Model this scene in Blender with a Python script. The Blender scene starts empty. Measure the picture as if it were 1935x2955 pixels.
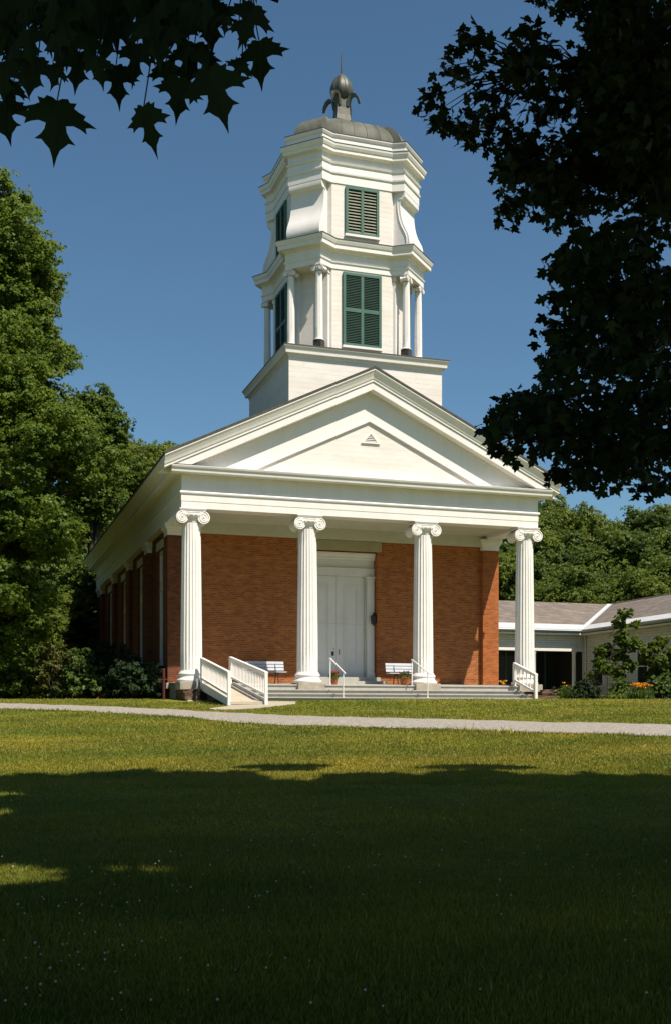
import bpy, math, random
import numpy as np
from mathutils import Vector, Matrix
sc = bpy.context.scene
# ------------------------------------------------------------------ camera, world, sun
# world axes: X along the church front, Y into the church, Z up, zero = eye level
TH = math.radians(18.16)
FW = (math.sin(TH), math.cos(TH)); RT = (math.cos(TH), -math.sin(TH))
CAM = (-14.2116, -39.618, 0.0)
cam_d = bpy.data.cameras.new('camera'); cam = bpy.data.objects.new('camera', cam_d)
sc.collection.objects.link(cam); sc.camera = cam
cam.location = CAM
cam.rotation_euler = (math.pi/2, 0, -TH)
cam_d.sensor_fit = 'HORIZONTAL'; cam_d.sensor_width = 36.0
cam_d.lens = 3216/1935*36
cam_d.shift_y = (2055-1477.5)/1935
cam_d.clip_start = 0.05; cam_d.clip_end = 3000
SUN = Vector((1.72, -3.43, 5.72)).normalized()
sun_el = math.asin(SUN.z); sun_az = math.atan2(SUN.x, SUN.y)
w = bpy.data.worlds.new('World'); sc.world = w; w.use_nodes = True
nt = w.node_tree; nt.nodes.clear()
sky = nt.nodes.new('ShaderNodeTexSky'); sky.sky_type = 'NISHITA'; sky.sun_disc = False
sky.sun_elevation = sun_el; sky.sun_rotation = sun_az
sky.air_density = 1.0; sky.dust_density = 0.5; sky.ozone_density = 1.5
bg = nt.nodes.new('ShaderNodeBackground'); bg.inputs['Strength'].default_value = 0.072
wo = nt.nodes.new('ShaderNodeOutputWorld')
tint = nt.nodes.new('ShaderNodeMix'); tint.data_type = 'RGBA'; tint.blend_type = 'MULTIPLY'; tint.inputs['Factor'].default_value = 1.0
tint.inputs['B'].default_value = (0.72, 0.95, 1.01, 1)
nt.links.new(sky.outputs[0], tint.inputs['A']); nt.links.new(tint.outputs['Result'], bg.inputs[0]); nt.links.new(bg.outputs[0], wo.inputs[0])
sl = bpy.data.lights.new('sun', 'SUN'); sl.energy = 5.0; sl.angle = math.radians(0.5); sl.color = (1.0, 0.91, 0.79)
so = bpy.data.objects.new('sun', sl); sc.collection.objects.link(so)
so.rotation_euler = SUN.to_track_quat('Z', 'Y').to_euler(); so.location = (0, -30, 60)
sc.view_settings.view_transform = 'Standard'; sc.view_settings.look = 'None'
sc.view_settings.exposure = 0.45; sc.view_settings.gamma = 1.0
sc.render.film_transparent = False
try:
    sc.cycles.max_bounces = 8; sc.cycles.diffuse_bounces = 2; sc.cycles.transparent_max_bounces = 8
except Exception: pass

def Wd(u, d, z=0.0):
    return (CAM[0]+u*RT[0]+d*FW[0], CAM[1]+u*RT[1]+d*FW[1], z)
def UD(x, y):
    dx, dy = x-CAM[0], y-CAM[1]
    return dx*RT[0]+dy*RT[1], dx*FW[0]+dy*FW[1]
def gz_ud(u, d):
    u = np.asarray(u, float); d = np.asarray(d, float)
    a = -1.6+0.0511*np.clip(d, -30, 40.5)
    a = a + np.clip(d-40.5, 0, 40)*0.008
    hill = np.clip((d-92)/75, 0, 1)
    side = 1.0
    a = a + (hill*hill*(3-2*hill))*15*side
    a = a + 0.025*np.sin(u*0.9+0.7)*np.sin(d*0.55)*np.clip(d/10,0,1)*np.clip((36-d)/8,0,1)
    return a
def gz(x, y):
    u, d = UD(x, y); return float(gz_ud(u, d))

# ------------------------------------------------------------------ materials
MATS = {}
def mat(name, color, rough=0.6, spec=0.3, metal=0.0, var=0.0, vscale=3.0, c2=None, bump=0.0, bscale=30.0, streak=False):
    m = bpy.data.materials.new(name); m.use_nodes = True
    t = m.node_tree; b = t.nodes['Principled BSDF']
    b.inputs['Base Color'].default_value = (*color, 1); b.inputs['Roughness'].default_value = rough
    b.inputs['Metallic'].default_value = metal; b.inputs['Specular IOR Level'].default_value = spec
    tc = t.nodes.new('ShaderNodeTexCoord'); src = tc.outputs['Object']
    if streak:
        mp = t.nodes.new('ShaderNodeMapping'); mp.inputs['Scale'].default_value = (1, 1, 0.12)
        t.links.new(src, mp.inputs[0]); src = mp.outputs[0]
    if c2 is not None:
        n = t.nodes.new('ShaderNodeTexNoise'); n.inputs['Scale'].default_value = vscale; n.inputs['Detail'].default_value = 6
        n.inputs['Roughness'].default_value = 0.65
        t.links.new(src, n.inputs['Vector'])
        r = t.nodes.new('ShaderNodeValToRGB'); r.color_ramp.elements[0].position = 0.35; r.color_ramp.elements[1].position = 0.68
        r.color_ramp.elements[0].color = (*color, 1); r.color_ramp.elements[1].color = (*c2, 1)
        t.links.new(n.outputs['Fac'], r.inputs[0]); t.links.new(r.outputs[0], b.inputs['Base Color'])
    if bump:
        n2 = t.nodes.new('ShaderNodeTexNoise'); n2.inputs['Scale'].default_value = bscale; n2.inputs['Detail'].default_value = 5
        t.links.new(tc.outputs['Object'], n2.inputs['Vector'])
        bp = t.nodes.new('ShaderNodeBump'); bp.inputs['Strength'].default_value = bump; bp.inputs['Distance'].default_value = 0.02
        t.links.new(n2.outputs['Fac'], bp.inputs['Height']); t.links.new(bp.outputs[0], b.inputs['Normal'])
    MATS[name] = m
    return m
def rows(name, c1, c2, mortar, bw, rh, ms, rough=0.7, bumpd=0.004, dirt=None, bias=0.0, dirtscale=1.2, smooth=0.1):
    """courses of brick / boards / shingles in (x+y, z)"""
    m = bpy.data.materials.new(name); m.use_nodes = True
    t = m.node_tree; b = t.nodes['Principled BSDF']; b.inputs['Roughness'].default_value = rough
    b.inputs['Specular IOR Level'].default_value = 0.25
    tc = t.nodes.new('ShaderNodeTexCoord'); sp = t.nodes.new('ShaderNodeSeparateXYZ')
    t.links.new(tc.outputs['Object'], sp.inputs[0])
    ad = t.nodes.new('ShaderNodeMath'); ad.operation = 'ADD'
    t.links.new(sp.outputs[0], ad.inputs[0]); t.links.new(sp.outputs[1], ad.inputs[1])
    cb = t.nodes.new('ShaderNodeCombineXYZ'); t.links.new(ad.outputs[0], cb.inputs[0]); t.links.new(sp.outputs[2], cb.inputs[1])
    br = t.nodes.new('ShaderNodeTexBrick'); t.links.new(cb.outputs[0], br.inputs['Vector'])
    br.inputs['Scale'].default_value = 1.0; br.inputs['Brick Width'].default_value = bw; br.inputs['Row Height'].default_value = rh
    br.inputs['Mortar Size'].default_value = ms; br.inputs['Mortar Smooth'].default_value = smooth; br.inputs['Bias'].default_value = bias
    br.inputs['Color1'].default_value = (*c1, 1); br.inputs['Color2'].default_value = (*c2, 1); br.inputs['Mortar'].default_value = (*mortar, 1)
    col = br.outputs['Color']
    if dirt is not None:
        n = t.nodes.new('ShaderNodeTexNoise'); n.inputs['Scale'].default_value = dirtscale; n.inputs['Detail'].default_value = 7
        n.inputs['Roughness'].default_value = 0.7
        mp = t.nodes.new('ShaderNodeMapping'); mp.inputs['Scale'].default_value = (1, 2.6, 1)
        t.links.new(cb.outputs[0], mp.inputs[0]); t.links.new(mp.outputs[0], n.inputs['Vector'])
        r = t.nodes.new('ShaderNodeValToRGB'); r.color_ramp.elements[0].position = 0.35; r.color_ramp.elements[1].position = 0.7
        r.color_ramp.elements[0].color = (*dirt, 1); r.color_ramp.elements[1].color = (1, 1, 1, 1)
        t.links.new(n.outputs['Fac'], r.inputs[0])
        mx = t.nodes.new('ShaderNodeMix'); mx.data_type = 'RGBA'; mx.blend_type = 'MULTIPLY'; mx.inputs['Factor'].default_value = 1.0
        t.links.new(col, mx.inputs['A']); t.links.new(r.outputs[0], mx.inputs['B']); col = mx.outputs['Result']
    t.links.new(col, b.inputs['Base Color'])
    bp = t.nodes.new('ShaderNodeBump'); bp.invert = True; bp.inputs['Strength'].default_value = 0.6; bp.inputs['Distance'].default_value = bumpd
    t.links.new(br.outputs['Fac'], bp.inputs['Height']); t.links.new(bp.outputs[0], b.inputs['Normal'])
    MATS[name] = m
    return m
def leafmat(name, c1, c2, c3=None, trans=0.35, rough=0.5, seedscale=0.25):
    m = bpy.data.materials.new(name); m.use_nodes = True
    t = m.node_tree; b = t.nodes['Principled BSDF']; out = t.nodes['Material Output']
    g = t.nodes.new('ShaderNodeNewGeometry')
    r = t.nodes.new('ShaderNodeValToRGB'); r.color_ramp.elements[0].color = (*c1, 1); r.color_ramp.elements[1].color = (*c2, 1)
    if c3 is not None:
        e = r.color_ramp.elements.new(0.94); e.color = (*c2, 1); r.color_ramp.elements[-1].color = (*c3, 1)
    t.links.new(g.outputs['Random Per Island'], r.inputs[0])
    tc = t.nodes.new('ShaderNodeTexCoord'); n = t.nodes.new('ShaderNodeTexNoise'); n.inputs['Scale'].default_value = seedscale
    n.inputs['Detail'].default_value = 3
    t.links.new(tc.outputs['Object'], n.inputs['Vector'])
    r2 = t.nodes.new('ShaderNodeValToRGB'); r2.color_ramp.elements[0].color = (0.72, 0.78, 0.8, 1); r2.color_ramp.elements[1].color = (1.2, 1.12, 0.95, 1)
    r2.color_ramp.elements[0].position = 0.35; r2.color_ramp.elements[1].position = 0.65
    t.links.new(n.outputs['Fac'], r2.inputs[0])
    mx = t.nodes.new('ShaderNodeMix'); mx.data_type = 'RGBA'; mx.blend_type = 'MULTIPLY'; mx.inputs['Factor'].default_value = 1.0
    t.links.new(r.outputs[0], mx.inputs['A']); t.links.new(r2.outputs[0], mx.inputs['B'])
    t.links.new(mx.outputs['Result'], b.inputs['Base Color']); b.inputs['Roughness'].default_value = rough
    b.inputs['Specular IOR Level'].default_value = 0.25
    tr = t.nodes.new('ShaderNodeBsdfTranslucent')
    hs = t.nodes.new('ShaderNodeHueSaturation'); hs.inputs['Hue'].default_value = 0.485; hs.inputs['Value'].default_value = 1.3
    t.links.new(mx.outputs['Result'], hs.inputs['Color']); t.links.new(hs.outputs[0], tr.inputs['Color'])
    ms = t.nodes.new('ShaderNodeMixShader'); ms.inputs[0].default_value = trans
    t.links.new(b.outputs[0], ms.inputs[1]); t.links.new(tr.outputs[0], ms.inputs[2]); t.links.new(ms.outputs[0], out.inputs[0])
    MATS[name] = m
    return m
WHITE = (0.81, 0.775, 0.735)
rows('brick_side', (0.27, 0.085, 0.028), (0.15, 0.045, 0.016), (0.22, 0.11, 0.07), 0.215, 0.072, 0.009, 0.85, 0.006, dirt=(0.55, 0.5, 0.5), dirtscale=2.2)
mat('white_paint', WHITE, 0.5, 0.3, c2=(0.735, 0.70, 0.66), vscale=1.4, bump=0.15, bscale=9)
mat('white_wood', WHITE, 0.5, 0.3, c2=(0.75, 0.715, 0.66), vscale=2.5, bump=0.2, bscale=25, streak=True)
rows('flush_boards', (0.81, 0.77, 0.725), (0.78, 0.74, 0.69), (0.66, 0.62, 0.57), 7.3, 0.19, 0.004, 0.55, 0.004, dirt=(0.88, 0.85, 0.80), dirtscale=0.8)
rows('clapboard', (0.78, 0.76, 0.71), (0.74, 0.72, 0.67), (0.40, 0.39, 0.36), 3.4, 0.115, 0.010, 0.6, 0.012, dirt=(0.85, 0.84, 0.8))
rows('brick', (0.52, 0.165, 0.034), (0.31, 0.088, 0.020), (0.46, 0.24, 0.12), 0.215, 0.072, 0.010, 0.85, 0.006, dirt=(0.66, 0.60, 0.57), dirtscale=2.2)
rows('brick_pier', (0.48, 0.145, 0.030), (0.31, 0.085, 0.020), (0.42, 0.20, 0.10), 0.215, 0.072, 0.007, 0.85, 0.004, dirt=(0.72, 0.66, 0.62), dirtscale=2.5)
rows('shingle_brown', (0.29, 0.25, 0.21), (0.20, 0.17, 0.145), (0.12, 0.10, 0.08), 0.32, 0.075, 0.008, 0.9, 0.01, dirt=(0.65, 0.62, 0.6), dirtscale=1.5)
mat('roof_dark', (0.06, 0.055, 0.045), 0.8, 0.2, c2=(0.10, 0.09, 0.07), vscale=6, bump=0.4, bscale=20)
mat('lintel_paint', (0.42, 0.38, 0.24), 0.6, c2=(0.36, 0.32, 0.20), vscale=2)
mat('step_paint', (0.44, 0.42, 0.37), 0.6, c2=(0.36, 0.345, 0.30), vscale=5, bump=0.2)
mat('step_edge', (0.16, 0.17, 0.15), 0.6, c2=(0.11, 0.12, 0.11), vscale=5)
mat('plinth_stone', (0.42, 0.37, 0.29), 0.85, c2=(0.30, 0.26, 0.21), vscale=4, bump=0.5, bscale=18)
mat('rubble_stone', (0.16, 0.095, 0.06), 0.9, c2=(0.07, 0.045, 0.035), vscale=3.5, bump=0.9, bscale=9)
mat('concrete', (0.42, 0.37, 0.28), 0.9, c2=(0.34, 0.30, 0.23), vscale=3, bump=0.3)
mat('ramp_wood', (0.50, 0.43, 0.33), 0.8, c2=(0.42, 0.36, 0.27), vscale=3, bump=0.2)
mat('shutter_green', (0.040, 0.120, 0.088), 0.5, 0.4, c2=(0.065, 0.14, 0.105), vscale=2)
mat('slat_green', (0.030, 0.078, 0.058), 0.5, 0.4, c2=(0.045, 0.095, 0.07), vscale=2)
mat('slat_faded', (0.27, 0.27, 0.195), 0.6, 0.3, c2=(0.16, 0.18, 0.13), vscale=5)
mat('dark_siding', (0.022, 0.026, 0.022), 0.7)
mat('dark_interior', (0.010, 0.012, 0.011), 0.9)
mat('pedestal_lead', (0.045, 0.04, 0.035), 0.6, c2=(0.08, 0.07, 0.055), vscale=6)
mat('flashing', (0.10, 0.09, 0.075), 0.6, 0.3, c2=(0.06, 0.05, 0.045), vscale=4)
mat('copper_patina', (0.055, 0.055, 0.042), 0.5, 0.4, metal=0.2, c2=(0.125, 0.13, 0.105), vscale=2.2, bump=0.25, bscale=5, streak=True)
mat('copper_roof', (0.070, 0.074, 0.058), 0.65, 0.25, metal=0.0, c2=(0.150, 0.152, 0.12), vscale=1.8, bump=0.2, bscale=4, streak=True)
mat('iron_black', (0.012, 0.012, 0.012), 0.5, 0.5)
mat('brass', (0.25, 0.17, 0.06), 0.35, 0.5, metal=0.8)
mat('bench_white', (0.52, 0.55, 0.59), 0.5, c2=(0.46, 0.49, 0.53), vscale=3)
mat('terracotta', (0.38, 0.13, 0.045), 0.8, c2=(0.28, 0.09, 0.03), vscale=8)
mat('pipe_white', (0.78, 0.77, 0.74), 0.4, 0.5)
mat('gutter_metal', (0.35, 0.37, 0.39), 0.35, 0.5, metal=0.3)
mat('eave_metal', (0.60, 0.59, 0.57), 0.5, c2=(0.50, 0.49, 0.48), vscale=3)
mat('red_metal', (0.075, 0.020, 0.015), 0.7, c2=(0.10, 0.024, 0.017), vscale=6)
mat('bark', (0.075, 0.06, 0.045), 0.95, c2=(0.035, 0.028, 0.02), vscale=7, bump=0.9, bscale=14)
mat('bark_dark', (0.022, 0.018, 0.012), 0.95, c2=(0.012, 0.010, 0.007), vscale=7)
mat('flower_red', (0.62, 0.02, 0.02), 0.6)
mat('flower_orange', (0.85, 0.30, 0.015), 0.6, c2=(0.9, 0.5, 0.03), vscale=14)
mat('clover_white', (0.50, 0.48, 0.42), 0.8)
mat('window_glass', (0.02, 0.028, 0.028), 0.06, 0.7)
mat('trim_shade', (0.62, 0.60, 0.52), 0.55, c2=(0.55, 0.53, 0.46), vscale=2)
leafmat('leaf_maple', (0.070, 0.130, 0.017), (0.170, 0.235, 0.034), trans=0.48, seedscale=0.8)
leafmat('leaf_ash', (0.058, 0.112, 0.018), (0.138, 0.195, 0.032), trans=0.45)
leafmat('leaf_hill', (0.078, 0.130, 0.020), (0.178, 0.225, 0.038), trans=0.46)
leafmat('leaf_hill_dark', (0.050, 0.098, 0.018), (0.120, 0.172, 0.030), trans=0.42)
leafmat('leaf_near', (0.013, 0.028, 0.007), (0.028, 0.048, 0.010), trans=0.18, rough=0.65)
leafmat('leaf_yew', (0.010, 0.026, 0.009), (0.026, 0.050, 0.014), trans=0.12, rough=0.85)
leafmat('leaf_bright', (0.055, 0.10, 0.018), (0.11, 0.17, 0.035), trans=0.3)
leafmat('leaf_olive', (0.09, 0.10, 0.02), (0.15, 0.14, 0.035), trans=0.3)
leafmat('leaf_pot', (0.05, 0.10, 0.02), (0.11, 0.17, 0.04), trans=0.3)
def mottle(m):
    t = m.node_tree; mx = [n for n in t.nodes if n.type == 'MIX'][0]; src = mx.outputs['Result']
    outs = [l.to_socket for l in src.links]
    tc = t.nodes.new('ShaderNodeTexCoord'); n = t.nodes.new('ShaderNodeTexNoise'); n.inputs['Scale'].default_value = 0.22; n.inputs['Detail'].default_value = 8; n.inputs['Roughness'].default_value = 0.72
    mp = t.nodes.new('ShaderNodeMapping'); mp.inputs['Scale'].default_value = (0.7, 1.6, 1); t.links.new(tc.outputs['Object'], mp.inputs[0]); t.links.new(mp.outputs[0], n.inputs['Vector'])
    r = t.nodes.new('ShaderNodeValToRGB'); r.color_ramp.elements[0].position = 0.38; r.color_ramp.elements[1].position = 0.62
    r.color_ramp.elements[0].color = (0.66, 0.82, 0.72, 1); r.color_ramp.elements[1].color = (1.35, 1.15, 1.3, 1); t.links.new(n.outputs['Fac'], r.inputs[0])
    m2 = t.nodes.new('ShaderNodeMix'); m2.data_type = 'RGBA'; m2.blend_type = 'MULTIPLY'; m2.inputs['Factor'].default_value = 1.0
    t.links.new(src, m2.inputs['A']); t.links.new(r.outputs[0], m2.inputs['B'])
    for o in outs: t.links.new(m2.outputs['Result'], o)
leafmat('blade', (0.118, 0.155, 0.016), (0.265, 0.255, 0.034), (0.36, 0.29, 0.08), trans=0.3, seedscale=0.5)

mottle(MATS['blade'])
def lawn_mat():
    m = bpy.data.materials.new('lawn_soil'); m.use_nodes = True
    t = m.node_tree; b = t.nodes['Principled BSDF']; b.inputs['Roughness'].default_value = 0.95; b.inputs['Specular IOR Level'].default_value = 0.1
    tc = t.nodes.new('ShaderNodeTexCoord')
    def noise(s, det=5, rough=0.6):
        n = t.nodes.new('ShaderNodeTexNoise'); n.inputs['Scale'].default_value = s; n.inputs['Detail'].default_value = det
        n.inputs['Roughness'].default_value = rough; t.links.new(tc.outputs['Object'], n.inputs['Vector']); return n.outputs['Fac']
    def ramp(f, a, b_, p0=0.35, p1=0.65):
        r = t.nodes.new('ShaderNodeValToRGB'); r.color_ramp.elements[0].color = (*a, 1); r.color_ramp.elements[1].color = (*b_, 1)
        r.color_ramp.elements[0].position = p0; r.color_ramp.elements[1].position = p1; t.links.new(f, r.inputs[0]); return r.outputs[0]
    c = ramp(noise(0.35), (0.110, 0.140, 0.015), (0.230, 0.210, 0.030))
    d = ramp(noise(6.0, 8, 0.75), (0.55, 0.6, 0.5), (1.25, 1.2, 1.2))
    mx = t.nodes.new('ShaderNodeMix'); mx.data_type = 'RGBA'; mx.blend_type = 'MULTIPLY'; mx.inputs['Factor'].default_value = 1.0
    t.links.new(c, mx.inputs['A']); t.links.new(d, mx.inputs['B']); t.links.new(mx.outputs['Result'], b.inputs['Base Color'])
    bp = t.nodes.new('ShaderNodeBump'); bp.inputs['Strength'].default_value = 0.8; bp.inputs['Distance'].default_value = 0.05
    t.links.new(noise(22, 6, 0.7), bp.inputs['Height']); t.links.new(bp.outputs[0], b.inputs['Normal'])
    MATS['lawn_soil'] = m
lawn_mat()
def gravel_mat():
    m = mat('gravel', (0.21, 0.185, 0.155), 0.95, 0.1, c2=(0.42, 0.38, 0.325), vscale=11.0, bump=1.0, bscale=45)
    return m
gravel_mat()

# ------------------------------------------------------------------ mesh helpers
COL = sc.collection
class MB:
    def __init__(s): s.v = []; s.f = []
    def add(s, vs, fs):
        n = len(s.v); s.v += [tuple(map(float, p)) for p in vs]; s.f += [tuple(i+n for i in q) for q in fs]; return s
    def box(s, x0, x1, y0, y1, z0, z1):
        x0, x1 = min(x0, x1), max(x0, x1); y0, y1 = min(y0, y1), max(y0, y1); z0, z1 = min(z0, z1), max(z0, z1)
        vs = [(x0,y0,z0),(x1,y0,z0),(x1,y1,z0),(x0,y1,z0),(x0,y0,z1),(x1,y0,z1),(x1,y1,z1),(x0,y1,z1)]
        return s.add(vs, [(3,2,1,0),(4,5,6,7),(0,1,5,4),(1,2,6,5),(2,3,7,6),(3,0,4,7)])
    def hexa(s, b4, t4):
        return s.add(list(b4)+list(t4), [(3,2,1,0),(4,5,6,7),(0,1,5,4),(1,2,6,5),(2,3,7,6),(3,0,4,7)])
    def prism(s, poly, a, b, axis='Y'):
        """poly of 2-tuples extruded between a and b along axis"""
        n = len(poly)
        def P(p, t):
            if axis == 'Y': return (p[0], t, p[1])
            if axis == 'X': return (t, p[0], p[1])
            return (p[0], p[1], t)
        vs = [P(p, a) for p in poly]+[P(p, b) for p in poly]
        fs = [tuple(range(n)), tuple(range(2*n-1, n-1, -1))]+[(i, i+n, (i+1) % n+n, (i+1) % n) for i in range(n)]
        return s.add(vs, fs)
    def sweep(s, path, prof, closed=True, cap=True):
        """path: 2D points (counter-clockwise = outward is right-hand side); prof: (offset outward, z)"""
        n = len(path); off = []
        for i, p in enumerate(path):
            p = Vector(p)
            a = Vector(path[i-1]) if (closed or i > 0) else None
            b = Vector(path[(i+1) % n]) if (closed or i < n-1) else None
            def nn(q0, q1):
                d = (q1-q0).normalized(); return Vector((d.y, -d.x))
            if a is None: m = nn(p, b); k = 1
            elif b is None: m = nn(a, p); k = 1
            else:
                n1, n2 = nn(a, p), nn(p, b); m = (n1+n2).normalized(); k = 1/max(0.35, m.dot(n1))
            off.append((p, m*k))
        vs = []; fs = []; K = len(prof)
        for p, m in off:
            for o, z in prof: q = p+m*o; vs.append((q.x, q.y, z))
        seg = n if closed else n-1
        for i in range(seg):
            j = (i+1) % n
            for k in range(K-1):
                fs.append((i*K+k, j*K+k, j*K+k+1, i*K+k+1))
        if closed and cap:
            fs.append(tuple(i*K for i in range(n-1, -1, -1))); fs.append(tuple(i*K+K-1 for i in range(n)))
        if not closed:
            fs.append(tuple(range(K-1, -1, -1))); fs.append(tuple((n-1)*K+k for k in range(K)))
        return s.add(vs, fs)
    def lathe(s, c, prof, n=24, cap=True, ang0=0.0):
        vs = []; fs = []; K = len(prof)
        for i in range(n):
            a = ang0+2*math.pi*i/n
            for r, z in prof: vs.append((c[0]+r*math.cos(a), c[1]+r*math.sin(a), c[2]+z))
        for i in range(n):
            j = (i+1) % n
            for k in range(K-1): fs.append((i*K+k, j*K+k, j*K+k+1, i*K+k+1))
        if cap:
            fs.append(tuple(i*K for i in range(n-1, -1, -1))); fs.append(tuple(i*K+K-1 for i in range(n)))
        return s.add(vs, fs)
    def tube(s, pts, r, n=8, cap=True):
        pts = [Vector(p) for p in pts]; rs = r if isinstance(r, (list, tuple)) else [r]*len(pts)
        vs = []; fs = []; ref = None
        for i, p in enumerate(pts):
            d = (pts[min(i+1, len(pts)-1)]-pts[max(i-1, 0)]).normalized()
            if ref is None:
                ref = Vector((0, 0, 1)) if abs(d.z) < 0.9 else Vector((1, 0, 0))
            x = d.cross(ref)
            if x.length < 1e-4: x = d.cross(Vector((0, 1, 0)))
            x.normalize(); y = x.cross(d).normalized(); ref = y
            for k in range(n):
                a = 2*math.pi*k/n; q = p+x*math.cos(a)*rs[i]+y*math.sin(a)*rs[i]; vs.append(tuple(q))
        for i in range(len(pts)-1):
            for k in range(n):
                l = (k+1) % n; fs.append((i*n+k, i*n+l, (i+1)*n+l, (i+1)*n+k))
        if cap:
            fs.append(tuple(range(n-1, -1, -1))); fs.append(tuple((len(pts)-1)*n+k for k in range(n)))
        return s.add(vs, fs)
    def build(s, name, material, parent=None, base=None, smooth=None):
        if parent is not None: base = wloc(parent)
        elif base is None: base = (0, 0, 0)
        me = bpy.data.meshes.new(name)
        me.from_pydata([(x-base[0], y-base[1], z-base[2]) for x, y, z in s.v], [], s.f)
        me.validate(); me.update()
        import bmesh
        bm = bmesh.new(); bm.from_mesh(me); bmesh.ops.recalc_face_normals(bm, faces=bm.faces); bm.to_mesh(me); bm.free()
        me.materials.append(MATS[material] if isinstance(material, str) else material)
        if smooth:
            me.polygons.foreach_set('use_smooth', [True]*len(me.polygons)); me.set_sharp_from_angle(angle=math.radians(smooth))
        o = bpy.data.objects.new(name, me); COL.objects.link(o)
        if parent is not None: o.parent = parent
        else: o.location = base
        return o
def wloc(o):
    v = Vector(o.location)
    while o.parent: o = o.parent; v += Vector(o.location)
    return tuple(v)
def tag(o, label=None, cat=None, group=None, kind=None):
    if label: o['label'] = label
    if cat: o['category'] = cat
    if group: o['group'] = group
    if kind: o['kind'] = kind
    return o
def thing(name, label, cat, loc, group=None):
    o = bpy.data.objects.new(name, None); COL.objects.link(o); o.location = loc; o.empty_display_size = 0.2
    return tag(o, label, cat, group)
def polys_mesh(name, V, loops_per, material, parent=None, base=(0, 0, 0), mat2=None):
    """V: (N, K, 3) array, one K-gon each (numpy)"""
    N, K = V.shape[:2]
    me = bpy.data.meshes.new(name)
    if parent is not None: base = wloc(parent)
    co = (V.reshape(-1, 3)-np.array(base)).astype(np.float32)
    me.vertices.add(N*K); me.vertices.foreach_set('co', co.ravel())
    me.loops.add(N*K); me.loops.foreach_set('vertex_index', np.arange(N*K, dtype=np.int32))
    me.polygons.add(N); me.polygons.foreach_set('loop_start', np.arange(0, N*K, K, dtype=np.int32))
    me.polygons.foreach_set('loop_total', np.full(N, K, dtype=np.int32))
    me.update(calc_edges=True)
    me.materials.append(MATS[material])
    o = bpy.data.objects.new(name, me); COL.objects.link(o)
    if parent is not None: o.parent = parent
    else: o.location = base
    return o
# leaf outlines (tip towards +y, stalk at the origin)
LEAF_Q = np.array([(0, 0), (0.42, 0.45), (0, 1.0), (-0.42, 0.45)])
LEAF_H = np.array([(0, 0), (0.36, 0.12), (0.5, 0.5), (0.2, 0.62), (0, 1.0), (-0.2, 0.62), (-0.5, 0.5), (-0.36, 0.12)])
_half = [(0.0, 0.0), (0.10, -0.07), (0.22, -0.10), (0.27, -0.03), (0.41, -0.06), (0.36, 0.06), (0.46, 0.11), (0.61, 0.15), (0.57, 0.23), (0.70, 0.27), (0.86, 0.34), (0.70, 0.36), (0.62, 0.39),
         (0.65, 0.50), (0.51, 0.44), (0.36, 0.41), (0.21, 0.45), (0.23, 0.56), (0.30, 0.66), (0.43, 0.76), (0.28, 0.76), (0.20, 0.84), (0.11, 0.92), (0.05, 1.06), (0.0, 1.26)]
LEAF_M = np.array(_half+[(-x, y) for x, y in _half[-2:0:-1]])          # maple leaf
_hs = [(0.0, 0.0), (0.28, -0.04), (0.27, 0.14), (0.60, 0.30), (0.52, 0.47), (0.24, 0.46), (0.29, 0.70), (0.12, 0.80), (0.0, 1.05)]
LEAF_S = np.array(_hs+[(-x, y) for x, y in _hs[-2:0:-1]])              # simpler maple leaf
def place_leaves(rng, P, size, tmpl, nrm=None, spread=0.6, down=None, fold=0.12):
    """returns (N,K,3); nrm: preferred normals (N,3); down: if set, tips point down with that strength"""
    N = len(P); K = len(tmpl)
    if nrm is None: nrm = np.tile([0, 0, 1.0], (N, 1))
    n = nrm+rng.normal(0, spread, (N, 3)); n /= np.linalg.norm(n, axis=1, keepdims=True)+1e-9
    t = rng.normal(0, 1, (N, 3))
    if down is not None: t[:, 2] -= down
    t -= (t*n).sum(1, keepdims=True)*n; t /= np.linalg.norm(t, axis=1, keepdims=True)+1e-9
    b = np.cross(n, t)
    s = np.asarray(size).reshape(-1, 1, 1)*np.ones((N, 1, 1))
    x = tmpl[:, 0].reshape(1, K, 1); y = (tmpl[:, 1]-0.0).reshape(1, K, 1)
    curl = rng.uniform(-1, 1, (N, 1, 1))*fold*2
    V = P[:, None, :]+s*(x*b[:, None, :]+y*t[:, None, :]+(fold*(np.abs(x)*2)-curl*y*y)*n[:, None, :]*-1)
    return V
def inpoly(px, py, poly):
    px = np.asarray(px); py = np.asarray(py); ins = np.zeros(px.shape, bool); n = len(poly)
    for i in range(n):
        x0, y0 = poly[i]; x1, y1 = poly[(i+1) % n]
        if y0 == y1: continue
        c = ((y0 > py) != (y1 > py)) & (px < (x1-x0)*(py-y0)/(y1-y0)+x0); ins ^= c
    return ins

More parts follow.
